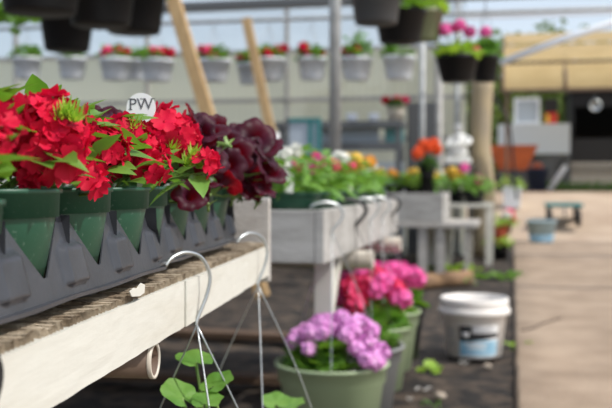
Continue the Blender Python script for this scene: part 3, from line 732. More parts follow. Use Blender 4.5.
# added low staging, its brown board skirt blocks sky light under the benches
sg_ = thing('shade_staging', 'added low brown board staging that blocks sky light beyond the near bench', 'bench', (-2.75, 5.0, 0))
for k in range(4):
    mb = MB(); mb.box((.30, 0, .09 + k * .145), (.022, 8.4, .135)); mb.build('skirt_board', 'brownwood', sg_)
mb = MB(); mb.box((0, 0, .62), (.66, 8.4, .03)); mb.build('staging_top', 'brownwood', sg_)
for yy in (-4.1, -1.4, 1.4, 4.1):
    for xx in (-.26, .25):
        mb = MB(); mb.box((xx, yy, .30), (.07, .07, .61)); mb.build('leg', 'brownwood', sg_)
# boards on the ground under the benches
for i, (x0, y0, x1, y1, w_) in enumerate(((-1.5, 2.5, -.42, 2.38, .14), (-2.2, 4.5, -.5, 4.4, .12), (-1.6, 3.4, -.62, 3.5, .1))):
    a = Vector((x0, y0, .03)); b = Vector((x1, y1, .03)); d = b - a
    mb = MB(); mb.box((0, 0, 0), (d.length, w_, .03)); o = mb.build('ground_board', 'brownwood', None, (a + b) / 2, math.atan2(d.y, d.x))
    tag(o, ['brown board lying on the ground below the nearest bench', 'brown board lying on the ground farthest under the benches', 'short brown board lying in the shade under the second bench'][i], 'board')

# ================================================================== BUCKET
c = atz(473, 360, 0)
bk = thing('plastic_bucket', 'open white plastic bucket with a black and blue label on the soil', 'bucket', (c.x, c.y + .10, .004), 0)
BR0, BR1, BH = .120, .148, .260
def brad(z): return BR0 + (BR1 - BR0) * z / BH
mb = MB(); mb.lathe([(BR0 - .01, .0), (BR0, .006), (brad(.20), .20), (brad(.2) + .006, .204), (BR1 + .003, .243), (BR1 + .002, BH - .004), (BR1 - .001, BH), (BR1 - .006, BH - .002), (BR1 - .008, .2), (BR0 - .006, .012), (.001, .011)], 56); mb.build('bucket_body', 'bucketwhite', bk)
mb = MB(); mb.lathe([(brad(.19), .186), (BR1 + .010, .190), (BR1 + .011, .200), (BR1 + .009, .214), (BR1 + .002, .220)], 56, cap0=False); mb.build('collar', 'bucketwhite', bk)
def bpatch(a0, a1, z0, z1, off, mi, nm, poly=None, par=None):
    mb = MB()
    def fn(u, v):
        z = z0 + (z1 - z0) * v
        if poly: z = poly(u, v)
        a = math.radians(a0 + (a1 - a0) * u); r = brad(z) + off
        return (r * math.cos(a), r * math.sin(a), z)
    mb.grid(fn, 16, 4); return mb.build(nm, mi, par or bk)
blab = bpatch(-116, -38, .012, .150, .0008, 'labelwhite', 'label')
bpatch(-116, -38, .018, .085, .0014, 'blue', 'label_panel', par=blab)
bpatch(-116, -91, .080, .148, .0016, 'ink', 'label_panel', par=blab)
bpatch(-92, -39, .085, .118, .0017, 'ink', 'label_panel', lambda u, v: (.082 + .016 * u) + v * (.036 - .016 * u), par=blab)
for zz, a1 in ((.143, -50), (.134, -42), (.126, -54)): bpatch(-90, a1, zz - .0025, zz + .0015, .0014, 'inkgrey', 'label_mark', par=blab)
for zz, a0, a1 in ((.070, -106, -62), (.055, -100, -66)): bpatch(a0, a1, zz - .004, zz + .003, .0018, 'labelwhite', 'label_mark', par=blab)
for k, zz in enumerate((.13, .12, .11, .10, .09, .07, .06)): bpatch(-146, -128, zz - .002, zz + .002, .0009, 'inkgrey', 'label_mark')
mb = MB(); a = math.radians(-103.5); r = brad(.114) + .0024
X = Matrix.Translation((r * math.cos(a), r * math.sin(a), .114)) @ Matrix.Rotation(a + PI / 2, 4, 'Z') @ Matrix.Rotation(PI / 2 - .1, 4, 'X')
mb.lathe([(.0005, .0003), (.016, .0003), (.016, -.001)], 24, X, cap0=False); mb.build('label_mark', 'labelwhite', blab)

# things on the soil
def tuft(px, py, n, R_, H_, L_, m, lab, nm='weed', kind='smooth', Y=None, W_=None):
    c = atz(px, py, .0) if Y is None else Y
    o = bush(n, R_, H_, L_, W_ or L_ * .35, int(px * 7 + py), .0, kind).build(nm, m, None, (c.x, c.y, ground_fn(c.x, c.y) - .004)); return tag(o, lab, 'weed')
tuft(430, 370, 10, .035, .02, .05, 'leaf_lime', 'yellow green weed on the soil left of the bucket', kind='round')
tuft(517, 347, 12, .03, .03, .06, 'leaf_lime', 'small weed at the path edge right of the bucket')
tuft(470, 288, 8, .02, .10, .06, 'leaf_mid', 'thin green sprout standing behind the bucket')
tuft(456, 268, 40, .25, .03, .08, 'leaf_lime', 'low yellow green weeds beside the low table legs', kind='round')
tuft(500, 278, 26, .2, .02, .07, 'leaf', 'patch of low green weeds by the path, beyond the bucket', kind='round')
tuft(432, 402, 8, .03, .02, .035, 'leaf_mid', 'low weed on the soil nearest the bottom of the photo')
for (px, py, L_, W_, lab) in ((424, 392, .06, .022, 'white scrap lying on the soil nearest the camera'), (464, 365, .035, .014, 'white scrap lying at the foot of the bucket'), (410, 401, .02, .015, 'tiny white scrap near the grey hanging pot')):
    c = atz(px, py, 0); mb = MB()
    mb.grid(lambda u, v: ((u - .5) * L_, (v - .5) * W_ * (1 - .4 * u), .012 + .006 * math.sin(u * 9) + .004 * math.cos(v * 5)), 8, 4)
    mb.grid(lambda u, v: ((u - .5) * L_, (v - .5) * W_ * (1 - .4 * u), .009 + .006 * math.sin(u * 9) + .004 * math.cos(v * 5)), 8, 4)
    tag(mb.build('paper_scrap', 'scrap', None, (c.x, c.y, ground_fn(c.x, c.y)), .4), lab, 'scrap')
c = atz(446, 287, 0)
lg = thing('cut_log', 'short cut log lying on the soil behind the bucket', 'log', (c.x, c.y, .055), .9)
X = Matrix.Rotation(PI / 2, 4, 'Y')
mb = MB(); mb.lathe([(.054, -.26), (.06, -.25), (.055, 0), (.058, .25), (.05, .255)], 18, X, cap0=False); mb.build('bark', 'logbark', lg)
for s in (-.257, .2525):
    mb = MB(); mb.lathe([(.052, s), (.03, s + .002 * (1 if s > 0 else -1)), (.001, s + .003 * (1 if s > 0 else -1))], 18, X, cap0=False); mb.build('cut_face', 'logend', lg)
def rock(px, py, s, lab, seed):
    r = random.Random(seed); c = atz(px, py, 0); mb = MB()
    def fn(u, v):
        a = 2 * PI * u; b = PI * v; d = Vector((math.sin(b) * math.cos(a), math.sin(b) * math.sin(a), math.cos(b)))
        k = s * (1 + .35 * noise.noise(d * 1.6 + Vector((seed, 0, 0)))); return (d.x * k, d.y * k * .8, d.z * k * .6)
    mb.grid(fn, 18, 10); tag(mb.build('stone', 'stone', None, (c.x, c.y, s * .42)), lab, 'stone')
rock(468, 284, .05, 'brown stone right of the cut log', 2)
rock(487, 368, .018, 'small stone at the right foot of the bucket', 4)
rock(440, 398, .022, 'pebble on the soil near the white scrap', 5)
gr = MB(); r = random.Random(8)
for i in range(2600):
    x = r.uniform(-1.6, 0); y = 2.2 + 7.8 * r.random() ** 1.5; s = r.uniform(.004, .017) * (1 + y * .06)
    X = Matrix.Translation((x, y, ground_fn(x, y))) @ Euler((r.uniform(0, 3), r.uniform(0, 3), r.uniform(0, 3))).to_matrix().to_4x4()
    gr.add([(s, 0, 0), (-s, 0, 0), (0, s * .8, 0), (0, -s * .8, 0), (0, 0, s * .6), (0, 0, -s * .6)], [(0, 2, 4), (2, 1, 4), (1, 3, 4), (3, 0, 4), (2, 0, 5), (1, 2, 5), (3, 1, 5), (0, 3, 5)], False, r.choice((0, 0, 1, 2)))
tag(gr.build('gravel', ['stone', 'soil', 'logbark']), 'loose pebbles, clods and litter strewn over the soil between benches and path', 'gravel', kind='stuff')

# ================================================================== LOW TABLE WITH PLANTER BOX
q1 = atz(477, 222, .43); TY = 8.0
xR = aty(477, 220, TY).x; xL = -1.35
lt_ = thing('low_table', 'low grey wooden table carrying the planter box beyond the second bench', 'table', ((xL + xR) / 2, TY + .5, 0))
tw = xR - xL
mb = MB()
mb.box((0, 0, .415), (tw, 1.0, .04), bev=.004); mb.build('table_top', 'greywood', lt_)
for xx in (aty(422, 250, TY).x, aty(440, 250, TY).x + .0, aty(466, 250, TY).x):
    for yy in (-.44, .44):
        w_ = .07 if xx < -.5 else .03
        mb = MB(); mb.box((xx - (xL + xR) / 2, yy, .198), (w_, .06, .40)); mb.build('leg', 'greywood', lt_)
cR = aty(443, 210, TY).x
px_ = thing('planter_box', 'grey board planter box standing on the low table, full of plants', 'planter', ((cR - 1.25) / 2, TY + .45, .435))
wx = cR + 1.25
for nm, c_, d_ in (('front_board', (0, -.42, .125), (wx, .03, .25)), ('back_board', (0, .42, .125), (wx, .03, .25)), ('side_board', (wx / 2 - .015, 0, .125), (.03, .81, .248)), ('side_board', (-wx / 2 + .015, 0, .125), (.03, .81, .248))):
    mb = MB(); mb.box(c_, d_, bev=.003); mb.build(nm, 'greywood2', px_)
mb = MB(); mb.box((0, 0, .12), (wx - .07, .80, .2)); mb.build('soil', 'soil', px_)
me_p6 = pot_mb(.075, .055, .09, .02, .004, .002, 24).mesh('pot', 'bk')
me_s6 = soil_mb(.066, .078).mesh('soil', 'soil')
lbl = ['yellow', 'lime leaved', 'amber', 'yellow', 'pale', 'yellow', 'lime leaved', 'amber']
for j in range(2):
    for i in range(4):
        k = j * 4 + i; cc = ['yellow', None, 'amber', 'yellow', 'white_petal', 'yellow', None, 'amber'][k]
        x = cR - .11 - i * .165; y = TY + .17 + j * .2
        t = thing('bedding_plant', '%s bedding plant in planter box, %s from its path end, %s row' % (lbl[k], ords[i], ('front', 'back')[j]), 'potted plant', (x, y, .435 + .222), U(0, 6), 'bedding plants in the planter box')
        link('pot', me_p6, t); link('soil', me_s6, t)
        bush(60, .11, .13, .07, .035, 400 + k, .07, 'smooth').build('foliage', 'leaf_lime' if k % 2 else 'leaf_mid', t)
        if cc:
            for q in range(5): put_head(t, 'tiny', cc, (U(-.08, .08), U(-.08, .08), U(.15, .22)), (0, 0, 1), 1.2)
def potplant(name, label, px, base_py, Y, D, h, potm, fol, heads, group=None, z=None, taper=.75):
    w = aty(px, base_py, Y); z = w.z if z is None else z
    t = thing(name, label, 'potted plant', (w.x, Y, z), U(0, 6), group)
    pot_mb(D / 2, D / 2 * taper, h, h * .22, D * .03, .003, 28).build('pot', potm, t); soil_mb(D / 2 * .88, h * .88).build('soil', 'soil', t)
    fm, n, R_, H_, L_, W_, kd = fol
    bush(n, R_, H_, L_, W_, int(px * 13), h * .85, kd).build('foliage', fm, t)
    pts = []
    for (x, y, zz, kd, col, sc) in heads: put_head(t, kd, col, (x, y, zz), (x, y, .1), sc); pts.append(Vector((x, y, zz - .02)))
    if pts: stems(pts, .003, (0, 0, h * .85), .02).build('stems', 'stem', t)
    return t
potplant('orange_begonia', 'black pot of vivid orange flowers standing above the planter box', 427, 180, TY + .08, .13, .26, 'bk', ('leaf_dark', 36, .09, .11, .06, .05, 'round'),
         [(-.13, 0, .40, 'geranium', 'orange', 1.3), (0, -.03, .43, 'geranium', 'orange', 1.5), (.12, .0, .36, 'geranium', 'orange', 1.4), (.06, .06, .41, 'geranium', 'orange', 1.2), (-.03, .05, .45, 'geranium', 'orange', 1.2)], z=.435 + .222)

# second low pallet with pots, statue
wq = aty(450, 200, 9.4)
pal = thing('pallet_table', 'whitish slatted table between the planter box and the path', 'table', (aty(468, 205, 9.2).x, 9.3, 0))
zt = aty(468, 203, 9.1).z
for k in range(5):
    mb = MB(); mb.box((0, -.26 + k * .13, zt - .02), (.46, .11, .03)); mb.build('slat', 'paint', pal)
for xx in (-.2, .2):
    for yy in (-.25, .25):
        mb = MB(); mb.box((xx, yy, (zt - .035) / 2), (.06, .06, zt - .035)); mb.build('leg', 'paint', pal)
    mb = MB(); mb.box((xx, 0, zt - .12), (.05, .44, .10)); mb.build('rail', 'paint', pal)
potplant('pink_flower_pot', 'dark pot with two pink blooms on the whitish slatted table', 474, 200, 9.16, .22, .12, 'bk', ('leaf', 60, .15, .2, .10, .06, 'smooth'),
         [(.08, -.05, .33, 'geranium', 'pink', 1.3), (-.08, -.03, .22, 'geranium', 'pink', 1.3)], z=zt - .004)
potplant('yellow_flower_pot', 'dark pot of yellow flowers left behind the pink blooms', 456, 200, 9.42, .2, .12, 'bk', ('leaf_mid', 60, .14, .2, .10, .06, 'smooth'),
         [(U(-.12, .12), U(-.1, .1), U(.24, .32), 'geranium', 'yellow', 1.1) for _ in range(6)], z=zt - .004)
# statue
st_x = aty(458, 150, 9.75).x; z0 = aty(457, 164, 9.75).z
sd = thing('statue_stand', 'slim dark stand under the white garden statue', 'stand', (st_x, 9.75, 0))
mb = MB(); mb.box((0, 0, z0 - .02), (.3, .26, .04)); mb.build('stand_top', 'darkgrey', sd)
for sx in (-1, 1):
    for sy in (-1, 1):
        mb = MB(); mb.box((sx * .12, sy * .1, (z0 - .04) / 2), (.03, .03, z0 - .04)); mb.build('leg', 'darkgrey', sd)
stt = thing('garden_statue', 'white garden statue on a square base before the greenhouse wall', 'statue', (st_x, 9.75, z0))
mb = MB(); mb.box((0, 0, .03), (.26, .22, .06), bev=.008); mb.box((0, 0, .075), (.21, .18, .03), bev=.005); mb.build('base', 'statue', stt)
mb = MB()
mb.tube(smooth_pts([(0, 0, .09), (-.015, 0, .15), (.0, 0, .21), (.015, 0, .26), (.0, 0, .30), (.0, 0, .325)], 4), [.085] * 4 + [.075] * 4 + [.06] * 4 + [.05] * 4 + [.03] * 4 + [.024], 14)
mb.lathe([(.001, -.042), (.022, -.036), (.034, -.012), (.036, .01), (.026, .035), (.001, .044)], 14, Matrix.Translation((.0, 0, .365)), cap0=False)
mb.tube(smooth_pts([(.04, 0, .285), (.09, -.02, .24), (.075, -.07, .20), (.02, -.09, .21)], 4), [.022] * 5 + [.018] * 5 + [.014] * 3, 10)
mb.tube(smooth_pts([(-.04, 0, .285), (-.075, -.02, .22), (-.06, -.06, .17), (.0, -.085, .19)], 4), [.022] * 5 + [.018] * 5 + [.014] * 3, 10)
mb.v = [(x * 1.3, y * 1.3, z * 1.0) for x, y, z in mb.v]; mb.build('figure', 'statue', stt)

# pots by the path, tub, cart
potplant('dark_pot_plant', 'dark pot of lime leaves on the soil at the path edge', 499, 258, 9.78, .22, .15, 'bk', ('leaf_lime', 50, .16, .10, .08, .03, 'smooth'), [], z=.0)
potplant('terracotta_pot_plant', 'terracotta pot of lime leaves beside the path, behind the dark pot', 497, 239, 12.2, .31, .24, 'terracotta', ('leaf_lime', 70, .24, .15, .12, .04, 'smooth'), [], z=.005)
w = atz(541, 242, .02)
tb = thing('washtub', 'pale blue tapered tub standing on the sandy path', 'tub', (w.x, 12.3, .022), 0)
mb = MB(); mb.lathe([(.135, 0), (.14, .004), (.18, .255), (.195, .262), (.197, .275), (.185, .28), (.172, .26), (.133, .012), (.001, .011)], 40); mb.build('tub_body', 'tubblue', tb)
mb = MB(); mb.lathe([(.1415, .012), (.1565, .10), (.1555, .10), (.1405, .012)], 40, cap0=False); mb.build('tub_band', 'blue', tb)['label'] = 'bluer lower band of the tub'
cy = 13.75; w = aty(563, 222, cy); cz = yard_z(w.x, cy)
ct = thing('garden_cart', 'teal topped low cart on dark wheels on the dirt yard', 'cart', (w.x, cy, cz))
mb = MB(); mb.box((0, 0, .30), (.50, .7, .05), bev=.01); mb.build('cart_bed', 'teal', ct)
for sx in (-1, 1):
    for yy in (-.26, .26):
        mb = MB(); mb.lathe([(.03, -.03), (.10, -.032), (.115, -.02), (.115, .02), (.10, .032), (.03, .03)], 24, Matrix.Translation((sx * .19, yy, .115 + .01 + .06 * (yy > 0))) @ Matrix.Rotation(PI / 2, 4, 'Y'), cap1=True); mb.build('wheel', 'rubber', ct)
    mb = MB(); mb.box((sx * .19, 0, .23), (.03, .60, .10)); mb.build('axle_frame', 'darkgrey', ct)
mb = MB(); mb.tube([(0, -.33, .28), (0, -.42, .16)], .014, 8); mb.build('tow_bar', 'darkgrey', ct)

# planter further back
w = aty(512, 192, 14.6); yz = yard_z(w.x, 14.6)
bx = thing('white_planter', 'small white box planter on the yard below the orange barrow', 'planter', (w.x, 14.6, yz))
mb = MB(); mb.lathe([(.16, 0), (.19, .30), (.20, .30), (.20, .32), (.18, .32), (.15, .02), (.001, .02)], 4, Matrix.Rotation(PI / 4, 4, 'Z'), smooth=False); mb.build('box', 'whitepl', bx)
soil_mb(.125, .29).build('soil', 'soil', bx)
bush(50, .2, .2, .11, .04, 9, .28, 'smooth').build('foliage', 'leaf_lime', bx)
potplant('red_white_flower_pot', 'dark pot with red and white blooms on the yard edge by the terracotta pot', 505, 212, 13.4, .22, .15, 'bk', ('leaf_dark', 30, .12, .12, .08, .04, 'smooth'),
         [(-.03, -.06, .24, 'geranium', 'white_petal', 1.6), (.07, -.02, .27, 'geranium', 'coral', 1.8), (.1, -.05, .19, 'geranium', 'coral', 1.4)], z=yard_z(aty(505, 212, 13.4).x, 13.4))

# ================================================================== POLES, BRACES
def pole(px, Y, r, m, lab, ztop=2.75, name='steel_pole', white=None):
    x = aty(px, 183, Y).x
    t = thing(name, lab, 'pole', (x, Y, 0))
    mb = MB(); mb.tube([(0, 0, 0 if not white else white), (0, 0, ztop)], r, 16); mb.build('shaft', m, t)
    if white:
        mb = MB(); mb.tube([(0, 0, -.01), (0, 0, white)], r * 1.06, 16); mb.build('sleeve', 'paint', t)
    return t
pole(335, 4.7, .030, 'steel_dull', 'steel pole with a white sleeve behind the second bench', 2.9, white=.88)
pole(422, 9.0, .026, 'steel_dull', 'thin grey pole behind the black hanging baskets')
pole(439, 9.3, .034, 'greywood2', 'pale round pole left of the white statue', 1.95)
pole(457, 10.1, .03, 'steel_dull', 'slim grey pole behind the white statue', 2.7)
def brace(p0, p1, w_, lab):
    d = p1 - p0; L_ = d.length
    mb = MB(); X = frame(d, up=(0, 1, 0)); mb.box((0, 0, L_ / 2), (w_, w_ * .6, L_), X, bev=.003)
    tag(mb.build('timber_brace', 'wood', None, p0), lab, 'timber post')
p0 = aty(171, -8, 6.2); p1 = aty(208, 115, 6.2); d = p1 - p0; p1 = p0 + d * (p0.z / -d.z * 1.0); brace(p1 + Vector((0, 0, .0)), p0, .092, 'leaning raw timber post, left and nearer of two')
p0 = aty(246, 18, 8.9); p1 = aty(273, 142, 8.9); d = p1 - p0; p1 = p0 + d * (p0.z / -d.z); brace(p1, p0, .088, 'leaning raw timber post, right and farther of two')
# diagonal white roof brace on the right
a = aty(500, 63, 9.3); b = aty(560, 40, 9.3); c_ = aty(640, 14, 9.3)
mb = MB(); mb.tube([a, b, c_], .032, 10); tag(mb.build('roof_strut', 'whitepl'), 'slanting white pipe strut before the tan awning', 'strut')
# peeled tree-trunk post
w0 = aty(481, 183, 10.12)
tp = thing('trunk_post', 'thick peeled trunk post at the open end of the greenhouse wall', 'post', (w0.x, 10.12, 0))
mb = MB(); mb.tube(smooth_pts([(0.0, 0, 0), (.03, 0, .6), (-.015, 0, 1.15), (.01, 0, aty(480, 80, 10.12).z)], 5), [.125] * 5 + [.12] * 5 + [.115] * 6, 16); mb.build('trunk', 'bark', tp)

# ================================================================== WHITE HANGING BASKETS ROW
pz = aty(250, 21, 9.2).z
def white_basket(px, py, w_, lab, Y=9.2, flowers=True, seed=0, green=1.0):
    w = aty(px, py, Y); D = w_ * Y / F * 1.15; h = .215
    t = thing('white_hanging_basket', lab, 'hanging basket', (w.x, Y, w.z - h), U(0, 6), 'white hanging baskets along the back wall')
    MB().lathe([(D * .36, 0), (D * .37, .005), (D * .47, h - .03), (D * .49, h - .03), (D * .5, h), (D * .47, h), (D * .35, .012), (.001, .011)], 28).build('pot', 'whitepl', t)
    soil_mb(D * .46, h - .02).build('soil', 'soil', t)
    bush(45, D * .47, .17 * green, .09, .06, 500 + seed, h - .03, 'round').build('foliage', 'leaf' if green <= 1 else 'leaf_mid', t)
    top = pz - (w.z - h)
    for k in range(3):
        a = 2 * PI * k / 3 + .4; mb = MB(); mb.tube([(D * .48 * math.cos(a), D * .48 * math.sin(a), h), (0, 0, top - .05)], .003, 4); mb.build('wire', 'steel_dull', t)
    mb = MB(); mb.tube(smooth_pts([(0, 0, top - .06), (.0, 0, top - .02), (.0, .028, top + .018), (0, 0, top + .026), (0, -.028, top + .01)], 3), .004, 6); mb.build('hook', 'steel_dull', t)
    if flowers:
        for k in range(7): put_head(t, 'geranium', 'coral' if k % 3 else 'red', (U(-.13, .13), U(-.12, .1), h + U(.03, .11)), (U(-.3, .3), U(-.5, 0), .6), 1.25)
    return t
WB = [(27, 58, 28, 0, 1), (72, 58, 28, 0, 1), (116, 59, 32, 1, 1), (157, 60, 32, 1, 1), (214, 60, 31, 1, 1), (269, 59, 32, 1, 1), (312, 58, 27, 1, 1), (356, 58, 29, 1, 1.7), (399, 57, 29, 0, 1.2)]
for i, (px, py, w_, fl_, gr_) in enumerate(WB):
    white_basket(px, py, w_, '%s white hanging basket from the left, %s' % (ords[i], 'with red flowers' if fl_ else 'leafy with no bright flowers'), 9.2, fl_, i, gr_)
white_basket(250, 64, 24, 'white hanging basket set farther back, between the fifth and sixth ones', 9.9, True, 12)
# dark gap: extra smaller one at left, behind
white_basket(136, 60, 22, 'small white basket set farther back between the third and fourth ones', 9.9, False, 14)

# ================================================================== BLACK HANGING BASKETS
def black_basket(px, bot_py, Y, D, lab, potm='bk', fol='leaf', h=.2, heads=None, fh=.14, nl=60, taper=.74, kind='round', grp='black hanging baskets overhead'):
    w = aty(px, bot_py, Y)
    t = thing('black_hanging_basket', lab, 'hanging basket', (w.x, Y, w.z), U(0, 6), grp)
    R_ = D / 2
    MB().lathe([(R_ * taper * .95, 0), (R_ * taper, .006), (R_ * .95, h - .03), (R_, h - .028), (R_, h), (R_ * .94, h), (R_ * taper * .95, .012), (.001, .011)], 40).build('pot', potm, t)
    soil_mb(R_ * .92, h - .02).build('soil', 'soil', t)
    bush(nl, R_ * 1.15, fh, .08, .055, int(px * 3 + 1), h - .03, kind).build('foliage', fol, t)
    for k in range(3):
        a = 2 * PI * k / 3 + .2; mb = MB(); mb.tube([(R_ * .97 * math.cos(a), R_ * .97 * math.sin(a), h), (0, 0, h + .40)], .0018, 4); mb.build('wire', 'blackwire', t)
    mb = MB(); mb.tube(smooth_pts([(0, 0, h + .39), (0, 0, h + .44), (0, .02, h + .47), (0, 0, h + .485), (0, -.02, h + .47)], 3), .003, 6); mb.build('hook', 'blackwire', t)
    for (x, y, z, kd, col, sc) in (heads or []): put_head(t, kd, col, (x, y, h + z), (x, y, .3), sc)
    if heads: stems([Vector((x, y, h + z - .02)) for (x, y, z, *_r) in heads], .003, (0, 0, h - .03), .05).build('stems', 'stem', t)
    return w.z + h + .48, t
tops = []
for (px, bp, Y, D, lab) in ((40, 13, 3.95, .40, 'black hanging basket at the top left corner, nearest of its row'), (67, 51, 5.5, .34, 'black hanging basket seen whole, lowest at the upper left'),
                            (101, 26, 4.45, .36, 'black hanging basket cut by the top edge, third from the left'), (134, 33, 4.95, .36, 'black hanging basket cut by the top edge, right end of the left four')):
    tops.append((black_basket(px, bp, Y, D, lab, h=.215, taper=.8)[0], px, Y))
ht = [(U(-.1, .1), U(-.1, .0), U(.08, .13), 'tiny', 'violet', 1.3) for _ in range(5)]
A1 = black_basket(376, 24, 5.2, .29, 'dark grey hanging basket at the top, beside the steel pole', 'dkgrey', h=.19, taper=.8)
A2 = black_basket(400, 43, 5.8, .325, 'black hanging basket with violet flowers near the steel pole', 'bk', h=.20, heads=ht, taper=.76)
A3 = black_basket(425, 41, 6.5, .26, 'olive hanging basket with lime leaves behind the violet flowers', 'olive', 'leaf_lime', h=.21, taper=.72, nl=80, fh=.18)
hp = [(-.16, 0, .16, 'geranium', 'pink', 1.1), (-.06, -.05, .19, 'geranium', 'pink', 1.1), (.03, .03, .20, 'geranium', 'pink', 1.1), (.10, -.04, .17, 'geranium', 'pink', 1.1), (0, .1, .18, 'geranium', 'pink', 1.1), (.05, -.12, .03, 'tiny', 'coral', 1.2)]
A4 = black_basket(457, 82, 6.6, .295, 'black hanging basket with pink flowers at right of the aisle', 'bk', 'leaf_lime', h=.18, heads=hp, fh=.12)
A5 = black_basket(485, 82, 7.4, .22, 'smaller black hanging basket with pink flowers behind its larger neighbour', 'bk', 'leaf_mid', h=.20, heads=[(-.05, 0, .17, 'geranium', 'pink', 1.1), (.06, 0, .19, 'geranium', 'pink', 1.1)], fh=.16)
# rails overhead that the baskets hang from
def hookcat(T, rail_z):
    """wire link from a basket's hook up to its rail"""
for (zt_, t_) in (A1, A2, A3, A4, A5):
    pass
for i, (zt_, t_) in enumerate((A1, A2, A3, A4, A5)):
    mb = MB(); z_ = zt_ - t_.location.z; mb.tube([(0, 0, z_), (0, 0, 2.62 - t_.location.z)], .002, 5); mb.build('hanger_chain', 'blackwire', t_)
for (zt_, px, Y) in tops: pass
LB = [o for o in C.objects if o.name.startswith('black_hanging_basket') and o.location.x < -1.2]
for t_ in LB:
    z_ = .215 + .485; mb = MB(); mb.tube([(0, 0, z_), (0, 0, 2.62 - t_.location.z)], .002, 5); mb.build('hanger_chain', 'blackwire', t_)
    bm = MB(); x, y = t_.location.x, t_.location.y
for i, (za, zb) in enumerate((((A1[1].location.x, A1[1].location.y), (A3[1].location.x, A3[1].location.y)), ((A4[1].location.x, A4[1].location.y), (A5[1].location.x, A5[1].location.y)))):
    a = Vector((za[0], za[1], 2.63)); b = Vector((zb[0], zb[1], 2.63)); d = (b - a).normalized()
    mb = MB(); mb.tube([a - d * 1.2, b + d * 1.4], .016, 8); struct(mb.build('trim_6', 'steel_dull'))
mb = MB(); LB.sort(key=lambda o: o.location.y)
mb.tube(smooth_pts([Vector((LB[0].location.x, LB[0].location.y - 1, 2.63))] + [Vector((o.location.x, o.location.y, 2.63)) for o in LB] + [Vector((LB[-1].location.x - .8, LB[-1].location.y + 1, 2.63))], 3), .016, 8); struct(mb.build('trim_7', 'steel_dull'))
# trailing leaves at the top left corner
w = aty(12, 18, 4.3)
o = bush(60, .14, .16, .06, .045, 77, -.06, 'round').build('trailing_foliage', 'leaf', LB[0], w - LB[0].location); LB[0].rotation_euler = (0, 0, 0)

# ================================================================== BACK BENCHES
by = 9.35
x0, x1 = aty(338, 130, by).x, aty(404, 130, by).x
bb = thing('back_bench', 'long dark framed bench with blue grey boards before the back wall', 'bench', ((x0 + x1) / 2, by, 0))
z1 = aty(370, 125, by).z; z2 = aty(370, 147, by).z
mb = MB(); mb.box((-.3, 0, z1), (x1 - x0 + .6, .4, .06)); mb.build('bench_top', 'darkgrey', bb)
mb = MB(); mb.box((-.3, -.12, z2), (x1 - x0 + .6, .10, .08)); mb.build('rail', 'darkgrey', bb)
mb = MB(); mb.box((-.4, .0, (z1 + z2) / 2), (x1 - x0 + .3, .02, z1 - z2 - .08)); mb.build('front_board', 'bluegrey', bb)
mb = MB(); w_ = (x1 - x0) * .28; mb.box(((x1 - x0) / 2 - w_ / 2, -.02, (z1 + z2) / 2), (w_, .02, z1 - z2 - .08)); mb.build('front_board', 'tealpane', bb)['label'] = 'teal end board'
mb = MB(); mb.box((-.3, .02, z2 * .5), (x1 - x0 + .6, .02, z2 - .3)); mb.build('front_board', 'bluegrey', bb)
for xx in (-(x1 - x0) / 2 - .55, (x1 - x0) / 2 - .04):
    for yy in (-.15, .15):
        mb = MB(); mb.box((xx, yy, z1 / 2 - .015), (.05, .05, z1 - .03)); mb.build('leg', 'darkgrey', bb)
for (px, lab) in ((352, 'small white pot on the back bench, left one'), (374, 'small white pot on the back bench, right one')):
    w = aty(px, 122, by - .05); mb = MB(); mb.lathe([(.045, 0), (.06, .08), (.055, .08), (.042, .01), (.001, .01)], 20); tag(mb.build('small_pot', 'whitepl', None, (w.x, by - .05, z1 + .031)), lab, 'pot', 'small pots on the back bench')
potplant('red_flower_pot', 'pale pot of red flowers standing on the back bench', 396, 122, by, .2, .15, 'pvc', ('leaf_dark', 30, .11, .09, .07, .05, 'round'),
         [(-.09, -.03, .21, 'geranium', 'coral', 1.1), (0, -.05, .22, 'geranium', 'coral', 1.1), (.1, -.03, .21, 'geranium', 'red', 1.2)], z=z1 + .031)
# teal framed sash leaning at the left
wx0, wx1 = aty(285, 140, 8.7).x, aty(321, 140, 8.7).x; wz1 = aty(300, 118, 8.7).z; wz0 = .0
ws = thing('glazed_sash', 'teal edged glazed frame leaning behind the second bench', 'window frame', ((wx0 + wx1) / 2, 8.7, 0))
ww = wx1 - wx0
mb = MB(); mb.box((0, 0, wz1 / 2), (ww - .05, .008, wz1 - .05)); mb.build('pane', 'bluegrey', ws)
for sx in (-1, 1):
    mb = MB(); mb.box((sx * (ww / 2 - .02), -.005, wz1 / 2), (.04, .03, wz1)); mb.build('stile', 'darkgrey' if sx < 0 else 'teal', ws)
for zz in (wz1 - .02, .02):
    mb = MB(); mb.box((0, -.005, zz), (ww - .081, .03, .04)); mb.build('rail', 'teal', ws)
mb = MB(); mb.box((ww / 2 - .10, -.008, wz1 / 2), (.04, .02, wz1 - .082)); mb.build('mullion', 'teal', ws)
# dark tall things beside thin pole
w = aty(425, 125, 9.8)
db = thing('dark_cabinet', 'dark upright cabinet between the pale poles at the back', 'cabinet', (w.x, 9.8, 0)); zt_ = aty(432, 103, 9.8).z
mb = MB(); mb.box((0, 0, zt_ / 2 + .02), (.34, .28, zt_ - .04), bev=.01); mb.build('body', 'darkgrey', db)
for sx in (-1, 1):
    mb = MB(); mb.box((sx * .082, -.147, zt_ / 2 + .02), (.156, .014, zt_ - .08), bev=.003); d_ = mb.build('door', 'darkgrey', db)
    mb = MB(); mb.box((sx * .02, -.16, zt_ / 2 + .02), (.012, .014, .10)); mb.build('handle', 'steel', d_)
# ================================================================== OUTDOORS, RIGHT
def yz(x, y): return yard_z(x, y)
